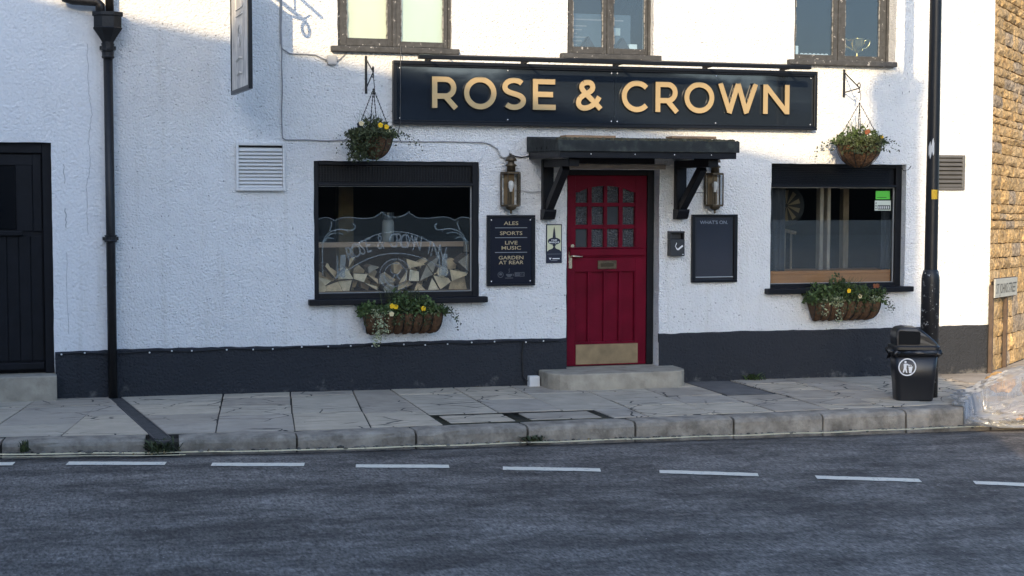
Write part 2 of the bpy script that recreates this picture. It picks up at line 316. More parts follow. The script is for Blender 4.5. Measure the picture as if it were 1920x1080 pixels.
def place(o, loc):
    """set the Empty at the thing's base while its parts keep their measured places"""
    o.location = loc
    for c in o.children: c.location = Vector(c.location) - Vector(loc)
def structure(o): o['kind'] = 'structure'; return o
def interp(t, x):
    if x <= t[0][0]: return t[0][1]
    for (a, b), (c, d) in zip(t, t[1:]):
        if x <= c: return b + (d - b) * (x - a) / (c - a)
    return t[-1][1]
def arc(cx, cz, r, a0, a1, n=12, rz=None): return [(cx + r * math.cos(R(a0 + (a1 - a0) * i / n)), cz + (rz or r) * math.sin(R(a0 + (a1 - a0) * i / n))) for i in range(n + 1)]
def bez(p0, p1, p2, p3, n=8):
    P = [Vector(q) for q in (p0, p1, p2, p3)]
    return [tuple(P[0] * (1 - t) ** 3 + P[1] * 3 * t * (1 - t) ** 2 + P[2] * 3 * t * t * (1 - t) + P[3] * t ** 3) for t in [i / n for i in range(n + 1)]]
def text(name, s, h, m, parent, x, y, z, width=None, align='CENTER', rot=0, depth=.0008, bold=0, spacing=1.0, rx=90, rz=0):
    """lettering of cap height h, centred at x, baseline z, lying on the plane y"""
    cu = bpy.data.curves.new(name, 'FONT'); cu.body = s; cu.size = 1; cu.align_x = align; cu.extrude = 0; cu.offset = bold; cu.space_character = spacing; cu.resolution_u = 3
    t = bpy.data.objects.new(name + '_curve', cu); C.objects.link(t)
    dg = bpy.context.evaluated_depsgraph_get(); me = bpy.data.meshes.new_from_object(t.evaluated_get(dg))
    bpy.data.objects.remove(t); bpy.data.curves.remove(cu)
    if not me.vertices: return None
    cap = .729
    w0 = max(v.co.x for v in me.vertices) - min(v.co.x for v in me.vertices)
    sx = h / cap if width is None else width / w0
    for v in me.vertices: v.co = Vector((v.co.x * sx, v.co.y * h / cap, 0))
    me.materials.clear(); me.materials.append(m)
    o = bpy.data.objects.new(name, me); C.objects.link(o); o.rotation_euler = (R(rx), R(rot) * (-1), R(rz)); o.location = (x, y, z)
    if parent: o.parent = parent
    return o
def leaves(mb, pts, size, rng, up=.3, long=1.6):
    """one folded leaf per point"""
    for p in pts:
        p = Vector(p); d = Vector((rng.gauss(0, 1), rng.gauss(0, 1), rng.gauss(up, 1))).normalized(); sd = d.cross(Vector((rng.gauss(0, 1), rng.gauss(0, 1), rng.gauss(0, 1)))).normalized(); nn = d.cross(sd)
        s = size * rng.uniform(.6, 1.35); L = s * long
        mb.add([p, p + d * L * .5 + sd * s * .45 + nn * s * .12, p + d * L, p + d * L * .5 - sd * s * .45 + nn * s * .12, p + d * L * .5], [(0, 1, 4), (1, 2, 4), (0, 4, 3), (4, 2, 3)])
def zp(x): return .018 - .0087 * max(-8, min(14, x))
def zr(x): return -.07 - .0185 * max(-3, min(10, x))

# ================================================================== THE SETTING
KB = .24   # kerb width
KY = [(-8, -1.9), (-2, -2.2), (-.44, -2.42), (.85, -2.56), (1.78, -2.62), (2.74, -2.60), (4.65, -2.53), (6.43, -2.47), (7.9, -2.38), (9.5, -2.3)]
SW = Vector((math.sin(R(46.9)), math.cos(R(46.9)), 0))       # direction of the side street wall
SN = Vector((SW.y, -SW.x, 0))                                # its outward normal
CORNER = Vector((9.75, 0, 0))
# kerb line as a polyline of (x, y): along the front, then round the corner into the side street
kerb = [(-30, -1.2), (-14, -1.6)] + [(x, interp(KY, x)) for x in (-8, -5, -3.2, -2.25, -1.35, -.44, .62)]
front = [.86, 1.77, 2.73, 3.68, 4.64, 5.56, 6.43, 7.29, 8.2, 9.1]
kerb += [(x, interp(KY, x)) for x in front]
e = CORNER + SN * 2.3
kerb += [(10.1, -2.22), (11.0, -2.05), (11.7, -1.6), (12.35, -1.0), (13.0, -.4)]
for s in (4.0, 5.5, 8, 14, 30): q = e + SW * s; kerb.append((q.x, q.y))
# road: one sheet with the measured fall, flat far away
mb = MB(); xs = [-400, -60, -20, -8, -3, 0, 3, 6, 10, 14, 30, 80, 400]; ys = [-400, -60, -20, -12, -8, -5, -3, 0, 4, 20, 60, 400]
for y in ys:
    for x in xs: mb.v.append((x, y, zr(x) - (0 if y < 0 else .25)))
nx = len(xs)
for j in range(len(ys) - 1):
    for i in range(nx - 1): mb.f.append((j * nx + i, j * nx + i + 1, (j + 1) * nx + i + 1, (j + 1) * nx + i)); mb.mi.append(0)
road = structure(mb.build('road', ROAD))
def ribbon(name, m, pts, w, lift, parent, wob=.0):
    a = MB(); L = []
    for i, p in enumerate(pts):
        p = Vector(p); d = (Vector(pts[min(i + 1, len(pts) - 1)]) - Vector(pts[max(i - 1, 0)])).normalized(); nn = Vector((-d.y, d.x))
        for s in (.5, -.5):
            q = p + nn * (w * s + rnd.uniform(-wob, wob)); L.append((q.x, q.y, zr(q.x) + lift))
    a.add(L, [(2 * i, 2 * i + 1, 2 * i + 3, 2 * i + 2) for i in range(len(pts) - 1)]); return a.build(name, m, parent)
# white dashes on the edge line that swings away from the kerb
DL = [(-4.4, -2.75), (-2.6, -2.80), (-1.1, -2.86), (.04, -3.00), (.73, -3.13), (1.05, -3.23), (1.71, -3.36), (2.07, -3.48), (2.74, -3.62), (3.11, -3.77), (3.80, -3.97), (4.21, -4.11), (4.88, -4.37), (5.26, -4.54), (5.96, -4.80), (6.31, -4.95), (7.0, -5.26), (7.4, -5.44), (8.1, -5.78)]
for a, bq in [(-2.6, -1.95), (-1.25, -.33), (.04, .73), (1.05, 1.71), (2.07, 2.74), (3.11, 3.80), (4.21, 4.88), (5.26, 5.96), (6.31, 7.0), (7.4, 8.1)]:
    n_ = 14; ribbon('white_dash', WHITEPAINT, [(a + (bq - a) * i / n_, interp(DL, a + (bq - a) * i / n_)) for i in range(n_ + 1)], .135, .005, road, .006)
def kerb_off(off, lo=-8, hi=9.4, st=.12):
    n_ = int((hi - lo) / st); return [(lo + (hi - lo) * i / n_, interp(KY, lo + (hi - lo) * i / n_) - off - .012 * math.sin(i * .9)) for i in range(n_ + 1)]
ribbon('yellow_line', YELLOWP, kerb_off(.10), .06, .005, road, .006)
ribbon('yellow_line', YELLOWP, kerb_off(.22, -8, .9), .028, .005, road, .006)
# gutter grit along the kerb foot
gr = random.Random(3); mb = MB()
for i in range(420):
    x = gr.uniform(-.6, 9); q = interp(KY, x) - abs(gr.gauss(0, .05)) - .01
    s = gr.uniform(.004, .016) * (1.6 if gr.random() < .08 else 1); mb.ball((x, q, zr(x) + s * .3), s, 3, (1.3, 1, .6))
grit = mb.build('gutter_grit', mat('grit', (.16, .145, .12), .9, island=.7)); tag(grit, 'grit and dead leaf crumbs along the foot of the kerb', 'grit'); grit['kind'] = 'stuff'

# pavement bed (dark joints) with each slab as a piece
bed_poly = kerb + [(40, 40), (-30, 12)]
pav = structure(MB().slab([(x, y + KB - .01) for x, y in kerb] + [(33, 22.3), (12, 2.2), (9.8, .1), (-30, .1)], -.4, -.006, zp).build('pavement', JOINT))
slab_rng = random.Random(11)
SLABS = [mat('slab_stone_%d' % i, tuple(c * k for c in t), .85, var=.14, vscale=3.2, bump=.004, bscale=55, col2=tuple(c * k * .68 for c in t), mscale=3.3, mlo=.50, mhi=.78)
         for i, (t, k) in enumerate([((.48, .41, .315), 1), ((.48, .405, .315), .84), ((.49, .41, .305), 1.07), ((.455, .39, .31), .94)])]
def crack_mat(m):
    """hairline cracks and settled dirt on old slabs"""
    n = m.node_tree.nodes; l = m.node_tree.links; b = n['Principled BSDF']; src = b.inputs['Base Color'].links[0].from_socket
    g = n.new('ShaderNodeNewGeometry'); w = n.new('ShaderNodeTexNoise'); w.inputs['Scale'].default_value = 4; l.new(g.outputs['Position'], w.inputs['Vector'])
    ad = n.new('ShaderNodeMix'); ad.data_type = 'VECTOR'; ad.inputs[0].default_value = .09; ms = n.new('ShaderNodeMapping'); ms.inputs['Scale'].default_value = (1.0, 2.0, 1); l.new(g.outputs['Position'], ms.inputs[0]); l.new(ms.outputs[0], ad.inputs[4]); l.new(w.outputs['Color'], ad.inputs[5])
    v = n.new('ShaderNodeTexVoronoi'); v.feature = 'DISTANCE_TO_EDGE'; v.inputs['Scale'].default_value = 2.3; l.new(ad.outputs[1], v.inputs['Vector'])
    mr = n.new('ShaderNodeMapRange'); mr.inputs[1].default_value = .018; mr.inputs[2].default_value = .008; l.new(v.outputs[0], mr.inputs[0])
    k = n.new('ShaderNodeTexNoise'); k.inputs['Scale'].default_value = .8; l.new(g.outputs['Position'], k.inputs['Vector'])
    mk = n.new('ShaderNodeMapRange'); mk.inputs[1].default_value = .475; mk.inputs[2].default_value = .535; l.new(k.outputs[0], mk.inputs[0])
    mu = n.new('ShaderNodeMath'); mu.operation = 'MULTIPLY'; l.new(mr.outputs[0], mu.inputs[0]); l.new(mk.outputs[0], mu.inputs[1])
    mx = n.new('ShaderNodeMix'); mx.data_type = 'RGBA'; mx.inputs[7].default_value = (.05, .046, .04, 1); l.new(src, mx.inputs[6]); l.new(mu.outputs[0], mx.inputs[0]); l.new(mx.outputs[2], b.inputs['Base Color'])
for m in SLABS: crack_mat(m)
def paving(poly, m=None):
    cx = sum(q[0] for q in poly) / len(poly); cy = sum(q[1] for q in poly) / len(poly)
    g = slab_rng.uniform(.005, .010); gy = slab_rng.uniform(.008, .020); h = slab_rng.uniform(.000, .005); tx = slab_rng.uniform(-.004, .004)
    P = []
    for x, y in poly:
        P.append((x - math.copysign(g * .8, x - cx), y - math.copysign(gy, y - cy)))
    o = MB().slab(P, -.03, h, lambda x: zp(x) + (x - cx) * tx).build('paving_slab', m or slab_rng.choice(SLABS), pav, bevel=.005); return o

def yk(x): return interp(KY, x) + KB
# columns of slabs: (joint x at wall, joint x at kerb), cross joints measured as y
cols = [(-3.3, -3.7), (-2.5, -2.9), (-1.75, -2.15), (-1.0, -1.35), (-.20, -.62), (.42, 0.0)]
cross = [[-.75, -1.6], [-.9], [-.6, -1.5], [-.52, -1.45], [-.55, -1.62], [], ]
def colpoly(a, bq, y0, y1):
    f = lambda c, y: c[0] + (c[1] - c[0]) * (-y / 2.3)
    return [(f(a, y0), y0), (f(bq, y0), y0), (f(bq, y1), y1), (f(a, y1), y1)]
def column(a, bq, cuts):
    yy = [-.005] + cuts + [None]
    for y0, y1 in zip(yy, yy[1:]):
        if y1 is None:
            f = lambda c, y: c[0] + (c[1] - c[0]) * (-y / 2.3)
            xa, xb = f(a, -2.3), f(bq, -2.3); paving([(f(a, y0), y0), (f(bq, y0), y0), (xb, yk(xb)), (xa, yk(xa))])
        else: paving(colpoly(a, bq, y0, y1))
for i in range(len(cols) - 1): column(cols[i], cols[i + 1], cross[i])
column((.40, 0.0), (.43, .66), [-.55, -1.2])                 # wedge left of the iron channel
column((.53, .79), (1.47, 1.17), [-.62, -1.25, -1.8])
column((1.47, 1.17), (2.10, 1.79), [-.30, -.90, -1.45])
column((2.10, 1.79), (2.70, 2.41), [-.30, -1.42])
column((2.70, 2.41), (3.07, 3.02), [-.80, -1.57])
yr0 = -1.76
for a, bq, cuts in [((3.07, 3.03), (3.70, 3.65), [-.42]), ((3.70, 3.65), (4.28, 4.24), [-.95]), ((4.28, 4.24), (4.94, 4.86), [-.62])]:
    yy = [-.005] + cuts + [yr0]
    for y0, y1 in zip(yy, yy[1:]): paving(colpoly(a, bq, y0, y1))
paving([(4.53, yr0), (4.86, yr0), (4.86, yk(4.86)), (4.53, yk(4.53))])
column((4.94, 4.86), (5.54, 5.48), [-.62, -1.2, -1.62])
column((5.54, 5.48), (6.12, 6.08), [-.48, -1.08, -1.6])
paving([(6.70, -.01), (6.70, -1.1), (6.66, -1.1), (6.66, -.01)])
column((6.70, 6.63), (7.28, 7.22), [-.35, -.91, -1.55, -1.95])
for y0, y1 in [(-1.13, -1.6), (-1.6, None)]:
    if y1: paving([(6.1, y0), (6.66, y0), (6.65, y1), (6.09, y1)])
    else: paving([(6.09, y0), (6.65, y0), (6.63, yk(6.63)), (6.08, yk(6.08))])
column((7.28, 7.22), (7.80, 7.72), [-.48, -1.1, -1.65])
column((7.80, 7.72), (8.42, 8.34), [-.7, -1.3])
column((8.42, 8.34), (9.02, 8.95), [-.5, -1.15, -1.75])
column((9.02, 8.95), (9.70, 9.60), [-.8, -1.5])
# round the corner and up the side street
for i in range(9):
    s0, s1 = i * .85, i * .85 + .85
    for t0, t1 in ((.03, .75), (.75, 1.45), (1.45, 2.06)):
        if i == 0: continue
        q = [CORNER + SW * s + SN * t for s, t in ((s0, t0), (s1, t0), (s1, t1), (s0, t1))]
        paving([(v.x, v.y) for v in q])
q0 = CORNER + SW * .85
for poly in ([(9.72, -.02), (q0.x + SN.x * .03, q0.y + SN.y * .03), (q0.x + SN.x * .75, q0.y + SN.y * .75), (10.2, -.75), (9.68, -.75)],
             [(9.68, -.75), (10.2, -.75), (q0.x + SN.x * .75, q0.y + SN.y * .75), (q0.x + SN.x * 1.45, q0.y + SN.y * 1.45), (10.45, -1.42), (9.65, -1.42)],
             [(9.65, -1.42), (10.45, -1.42), (q0.x + SN.x * 1.45, q0.y + SN.y * 1.45), (q0.x + SN.x * 2.0, q0.y + SN.y * 2.0), (10.7, -1.9), (9.62, -2.03)]): paving(poly)
# kerb stones
kb = structure(MB().slab([(x, y + .05) for x, y in kerb[2:-4]] + [(x, y + KB + .01) for x, y in kerb[2:-4]][::-1], -.42, -.035, zp).build('kerb', JOINT))
def kerbstone(a, bq):
    (xa, ya), (xb, yb) = a, bq
    d = Vector((xb - xa, yb - ya)).normalized(); nn = Vector((-d.y, d.x)); n_ = 7; mb = MB(); rg = slab_rng
    prof = [(.012, -.36), (.0, -.30), (.0, -.045), (.010, -.016), (.034, -.002), (.08, .002), (KB - .008, .0), (KB - .004, -.05)]
    ring = []
    for i in range(n_ + 1):
        t = .010 + (1 - .020) * i / n_; p = Vector((xa, ya)) + (Vector((xb, yb)) - Vector((xa, ya))) * t
        ed = .010 if i in (0, n_) else 0
        for k, (o_, z) in enumerate(prof):
            o2 = o_ + (rg.uniform(-.006, .006) if k < 6 else 0) + (ed if k < 5 else 0); q = p + nn * o2
            mb.v.append((q.x, q.y, zp(q.x) + z + (rg.uniform(-.004, .003) if 2 < k < 7 else 0) - (ed * .6 if 2 < k < 7 else 0)))
    m_ = len(prof)
    for i in range(n_):
        for k in range(m_ - 1): mb.f.append((i * m_ + k, (i + 1) * m_ + k, (i + 1) * m_ + k + 1, i * m_ + k + 1)); mb.mi.append(0)
    mb.f += [tuple(range(m_)), tuple(n_ * m_ + k for k in range(m_ - 1, -1, -1))]; mb.mi += [0, 0]
    mb.build('kerb_stone', KERB, kb, smooth=False)
for i in range(2, len(kerb) - 3): 
    if kerb[i] == (.62, interp(KY, .62)): continue
    kerbstone(kerb[i], kerb[i + 1])

# ================================================================== BUILDINGS
def walled(x0, x1, z0, z1, opens, depth, rg, step=.11, amp=.0035):
    """rendered wall sheet with openings; edges slightly uneven as hand-laid render is"""
    def br(a, b, cuts):
        c = sorted({a, b, *[q for q in cuts if a < q < b]}); out = []
        for p, q in zip(c, c[1:]):
            n_ = max(1, round((q - p) / step)); out += [p + (q - p) * i / n_ for i in range(n_)]
        return out + [b]
    X = br(x0, x1, [q for o in opens for q in o[:2]]); Z = br(z0, z1, [q for o in opens for q in o[2:]])
    mb = MB(); idx = {}
    inside = lambda x, z: any(o[0] < x < o[1] and o[2] < z < o[3] for o in opens)
    def vert(i, j, back=0):
        if (i, j, back) not in idx:
            x, z = X[i], Z[j]; y = 0
            if not back:
                y = .006 * math.sin(x * 1.7 + z * .9) * math.sin(z * 1.3 + .5) + rg.uniform(-.0012, .0012)
                if 0 < i < len(X) - 1 and 0 < j < len(Z) - 1: x += rg.uniform(-amp, amp); z += rg.uniform(-amp, amp)
            idx[(i, j, back)] = len(mb.v); mb.v.append((x, y if not back else depth, z))
        return idx[(i, j, back)]
    for i in range(len(X) - 1):
        for j in range(len(Z) - 1):
            cx, cz = (X[i] + X[i + 1]) / 2, (Z[j] + Z[j + 1]) / 2
            if inside(cx, cz): continue
            mb.f.append((vert(i, j), vert(i + 1, j), vert(i + 1, j + 1), vert(i, j + 1))); mb.mi.append(0)
            mb.f.append((vert(i, j, 1), vert(i, j + 1, 1), vert(i + 1, j + 1, 1), vert(i + 1, j, 1))); mb.mi.append(0)
            for (di, dj, a, b2) in ((-1, 0, (i, j), (i, j + 1)), (1, 0, (i + 1, j + 1), (i + 1, j)), (0, -1, (i + 1, j), (i, j)), (0, 1, (i, j + 1), (i + 1, j + 1))):
                ii, jj = i + di, j + dj
                edge = not (0 <= ii < len(X) - 1 and 0 <= jj < len(Z) - 1)
                if edge or inside((X[ii] + X[ii + 1]) / 2, (Z[jj] + Z[jj + 1]) / 2):
                    mb.f.append((vert(*a), vert(*b2), vert(*b2, 1), vert(*a, 1))); mb.mi.append(0)
    return mb
def plinth_strip(x0, x1, ztop, rg, name, parent):
    n_ = max(4, int((x1 - x0) / .06)); mb = MB(); t = [(x0 + (x1 - x0) * i / n_) for i in range(n_ + 1)]
    for x in t:
        zt = ztop + .005 * math.sin(x * 2.1) + rg.uniform(-.004, .004)
        yo = -.018 + .004 * math.sin(x * 3.3); mb.v += [(x, yo - .004, -.45), (x, yo, zt - .012), (x, yo + .008, zt), (x, .02, zt + .002)]
    for i in range(n_):
        for k in range(3): mb.f.append((4 * i + k, 4 * i + 4 + k, 4 * i + 5 + k, 4 * i + 1 + k)); mb.mi.append(0)
    mb.f += [(0, 1, 2, 3), (4 * n_ + 3, 4 * n_ + 2, 4 * n_ + 1, 4 * n_)]; mb.mi += [0, 0]
    return mb.build(name, PLINTH, parent)

pub = thing('pub_building', 'white roughcast pub with slate grey plinth, red door and black framed windows', 'building')
WL = (2.338, 3.968, .870, 2.200); WR = (7.115, 8.702, .895, 2.207)
UL = (2.572, 3.690, 3.275, 4.45); UM = (4.878, 5.790, 3.270, 4.45); UR = (7.360, 8.550, 3.275, 4.45)
DO = (4.873, 5.868, -.45, 2.135)
walled(.46, 9.75, -.45, 5.7, [WL, WR, UL, UM, UR, DO], .30, random.Random(5)).build('wall', WHITE, pub)
plinth_strip(.462, DO[0] - .002, .447, random.Random(1), 'plinth', pub)
plinth_strip(DO[1] + .002, 9.748, .462, random.Random(2), 'plinth', pub)
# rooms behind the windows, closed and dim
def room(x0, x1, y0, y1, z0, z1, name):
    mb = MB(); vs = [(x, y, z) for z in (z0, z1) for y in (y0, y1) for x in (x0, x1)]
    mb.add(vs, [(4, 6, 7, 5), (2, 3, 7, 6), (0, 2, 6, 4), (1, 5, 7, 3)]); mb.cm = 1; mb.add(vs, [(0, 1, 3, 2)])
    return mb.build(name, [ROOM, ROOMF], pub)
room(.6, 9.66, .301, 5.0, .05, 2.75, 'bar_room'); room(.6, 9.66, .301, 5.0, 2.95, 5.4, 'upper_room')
# roof, back and ends
mb = MB(); e_ = 14.5
mb.add([(.46, -.35, 5.6), (9.95, -.35, 5.6), (9.95, 4.2, 8.6), (.46, 4.2, 8.6), (9.95, 8.8, 5.6), (.46, 8.8, 5.6)], [(0, 1, 2, 3), (3, 2, 4, 5), (1, 4, 2), (0, 3, 5), (0, 5, 4, 1)])
roof = mb.build('roof', SLATE, pub)
box('gutter', IRON, pub, .46, 9.95, -.46, -.352, 5.5, 5.6, .02)
MB().add([(.46, .3, -.45), (.46, 8.6, -.45), (.46, 8.6, 5.6), (.46, .3, 5.6), (9.7, 8.6, -.45), (9.7, 8.6, 5.6)], [(0, 3, 2, 1), (1, 2, 5, 4)]).build('back_wall', WHITE, pub)
# side wall of coursed ochre rubble along the side street
sq = lambda s, o_, z: tuple(CORNER + SW * s + SN * o_ + Vector((0, 0, z)))
side = MB().add([sq(.0, -.045, -.6), sq(13, -.045, -.6), sq(13, -.045, 6.2), sq(.0, -.045, 6.2), sq(13, -.4, -.6), sq(13, -.4, 6.2), sq(.3, -.4, -.6), sq(.3, -.4, 6.2)], [(0, 1, 2, 3), (1, 4, 5, 2), (4, 6, 7, 5), (3, 2, 5, 7)]).build('side_wall', MORTAR, pub)
sr = random.Random(21)
STONES = [mat('rubble_%d' % i, c, .92, var=.42, vscale=16, bump=.040, bscale=34, col2=c2, mscale=11, mlo=.52, mhi=.66) for i, (c, c2) in enumerate([((.50, .34, .165), (.30, .215, .115)), ((.53, .37, .19), (.33, .235, .13)), ((.44, .295, .135), (.27, .195, .12)), ((.35, .275, .19), (.23, .185, .14)), ((.53, .35, .155), (.34, .215, .105))])]
def stone(mb, s0, s1, z0, z1, rg, fall):
    g = .010; n_ = 5 if s1 - s0 > .2 else 3; m_ = 3; k0 = len(mb.v); pr = rg.uniform(-.006, .012)
    for j in range(m_ + 1):
        for i in range(n_ + 1):
            u, v = i / n_, j / m_; edge = min(u, 1 - u) * (s1 - s0) < .012 or min(v, 1 - v) * (z1 - z0) < .012
            s = s0 + g / 2 + (s1 - s0 - g) * u + rg.uniform(-.006, .006); z = z0 + g / 2 + (z1 - z0 - g) * v + rg.uniform(-.007, .007) - fall * s
            mb.v.append(sq(max(s, .003), (-.012 + rg.uniform(-.006, .006) if edge else pr + rg.uniform(-.012, .014)), z))
    for j in range(m_):
        for i in range(n_): a = k0 + j * (n_ + 1) + i; mb.f.append((a, a + 1, a + n_ + 2, a + n_ + 1)); mb.mi.append(0)
    # sides back into the mortar
    ring = [k0 + i for i in range(n_ + 1)] + [k0 + j * (n_ + 1) + n_ for j in range(1, m_ + 1)] + [k0 + m_ * (n_ + 1) + i for i in range(n_ - 1, -1, -1)] + [k0 + j * (n_ + 1) for j in range(m_ - 1, 0, -1)]
    kk = len(mb.v)
    for r_ in ring: q = Vector(mb.v[r_]) - SN * .03; mb.v.append(tuple(q))
    for i in range(len(ring)): j = (i + 1) % len(ring); mb.f.append((ring[i], kk + i, kk + j, ring[j])); mb.mi.append(0)
z = -.10; rest = MB(); count = 0
while z < 6.1:
    h = sr.choice((.08, .10, .12, .13, .16)) if z > .95 else sr.choice((.2, .26, .30))
    s = 0.0
    while s < 12.5:
        L = sr.uniform(.18, .62) if z > .95 else sr.uniform(.3, .6)
        e2 = s + L if s + L < 12.4 else 12.5
        if s < 2.3 and z < 4.15 and count < 296:
            mb = MB(); stone(mb, s, e2, z, z + h, sr, .018); mb.build('stone', sr.choice(STONES), side); count += 1
        elif s < 6: stone(rest, s, e2, z, z + h, sr, .018)
        s = e2
    z += h
rs = rest.build('far_stones', STONES[0], side); rs['kind'] = 'stuff'

# neighbouring house to the left of the downpipe
nb = thing('neighbour_house', 'smoother white rendered house with black boarded door left of the downpipe', 'building')
ND = (-1.10, -.045, -.45, 2.345)
walled(-9, .458, -.45, 5.5, [ND], .3, random.Random(6)).build('wall', SMOOTHW, nb)
plinth_strip(-.04, .458, .444, random.Random(3), 'plinth', nb); plinth_strip(-9, ND[0] - .01, .47, random.Random(4), 'plinth', nb)
MB().add([(-9, -.3, 5.4), (.45, -.3, 5.4), (.45, 4, 8.2), (-9, 4, 8.2), (.45, 8, 5.4), (-9, 8, 5.4)], [(0, 1, 2, 3), (3, 2, 4, 5), (0, 3, 5), (0, 5, 4, 1)]).build('roof', SLATE, nb)
mb = MB(); mb.box(-1.10, -.98, .05, .14, .25, 2.345); mb.box(-.125, -.045, .05, .14, .25, 2.345); mb.box(-.98, -.125, .05, .14, 2.25, 2.345); mb.build('door_frame', BLACK, nb, bevel=.004)
box('door_backing', BLACK, nb, -1.09, -.05, .141, .16, .24, 2.34, 0)  # unseen panel added to stop light leaking round the door leaf
nd = MB().box(-.975, -.13, .10, .13, .27, 2.248).build('door', BLACK, nb)
bx = -.96
for i in range(8): box('board', BLACK, nd, bx + i * .103 + .003, bx + i * .103 + .1, .088, .099, .36, 1.50, .004)
for a, b2 in ((-.97, -.90), (-.21, -.135)): box('stile', BLACK, nd, a, b2, .08, .099, 1.54, 2.24, .004)
box('rail', BLACK, nd, -.90, -.21, .08, .099, 2.14, 2.24, .004); box('ledge', BLACK, nd, -.93, -.30, .045, .099, 1.505, 1.545, .004); box('weather_bar', BLACK, nd, -.97, -.135, .05, .099, .285, .345, .006)
box('pane', mat('black_glass', (.004, .005, .007), .2, spec=.2), nd, -.90, -.36, .09, .097, 1.56, 2.13, 0); box('rail', BLACK, nd, -.355, -.215, .084, .099, 1.545, 2.14, .004)
ck = random.Random(40)
def crack(pts, r_):
    out = []
    for (xa, za), (xb, zb_) in zip(pts, pts[1:]):
        for i in range(8): t = i / 8; out.append((xa + (xb - xa) * t + ck.uniform(-.006, .006), -.0015 + .006 * math.sin((xa + (xb - xa) * t) * 1.7 + (za + (zb_ - za) * t) * .9) * math.sin((za + (zb_ - za) * t) * 1.3 + .5), za + (zb_ - za) * t))
    MB().tube(out, r_, 4).build('crack', mat('crack_grey', (.42, .42, .42), .9), nb)
crack([(.285, 3.24), (.29, 2.85), (.315, 2.60), (.28, 2.36), (.30, 2.2), (.26, 1.95), (.265, 1.45)], .0022); crack([(.07, 1.75), (.075, 1.55)], .004); crack([(.075, 1.35), (.08, .50)], .0018); crack([(.065, 2.15), (.068, 1.95)], .003)
MB().box(-1.13, -.028, -.16, .3, -.4, .245).build('doorstep', STONESTEP, nb, bevel=.012)

# ------------------------------------------------------------------ windows
def big_window(op, rec, lab, gx0, gx1, gz0, gz1, band, ribs):
    x0, x1, z0, z1 = op; mb = MB(); y0, y1 = rec, rec + .09
    mb.box(x0, gx0, y0, y1, z0, z1); mb.box(gx1, x1, y0, y1, z0, z1); mb.box(gx0, gx1, y0 + .002, y1, z0, gz0)
    mb.box(gx0, gx1, y0 + .002, y1, gz1, band); mb.box(gx0, gx1, y0 + .001, y1, z1 - .04, z1)
    w = mb.build('window', BLACK, pub, bevel=.005); w['label'] = lab
    box('sill', BLACK, w, x0 - .062, x1 + .068, -.085, rec + .04, z0 - .045, z0 + .012, .008)
    box('back_panel', BLACK, w, gx0, gx1, y0 + .05, y0 + .07, band, z1 - .04, 0)
    if ribs:
        k = 9
        for i in range(k):
            h = (z1 - .04 - band) / k; MB().prism([(gx0, band + i * h + .002), (gx1 - .06, band + i * h + .002), (gx1 - .06, band + (i + 1) * h - .004), (gx0, band + (i + 1) * h - .004)], y0 + .022, y0 + .05).build('slat', FRAMEBLK, w, bevel=.004)
    else:
        g = MB(); n_ = 54
        for i in range(n_ + 1): x = gx0 + (gx1 - gx0) * i / n_; g.box(x - .003, x + .003, y0 + .028, y0 + .034, band, z1 - .04)
        for i in range(7): z = band + (z1 - .04 - band) * (i + .5) / 7; g.box(gx0, gx1, y0 + .0345, y0 + .040, z - .003, z + .003)
        g.build('grille', FRAMEBLK, w)
    box('transom_bead', FRAMEBLK, w, gx0, gx1, y0 - .008, y0 + .001, gz1 + .004, gz1 + .020, .002)
    box('pane', GLASS, w, gx0, gx1, y0 + .050, y0 + .056, gz0, gz1, 0)
    mb = MB(); mb.box(gx1 - .010, gx1, y0 + .035, y0 + .049, gz0, gz1); mb.box(gx0, gx1 - .010, y0 + .036, y0 + .049, gz1 - .008, gz1); mb.box(gx0, gx1 - .010, y0 + .036, y0 + .049, gz0, gz0 + .006)
    mb.build('bead', mat('grey_bead', (.30, .31, .31), .5), w)
    return w
wl = big_window(WL, .015, 'wide black framed window with etched glass and logs behind it', 2.385, 3.902, .932, 1.962, 2.000, False)
wr = big_window(WR, .085, 'wide black framed window with frosted lower half beside the lamp post', 7.165, 8.632, .945, 1.962, 1.990, True)
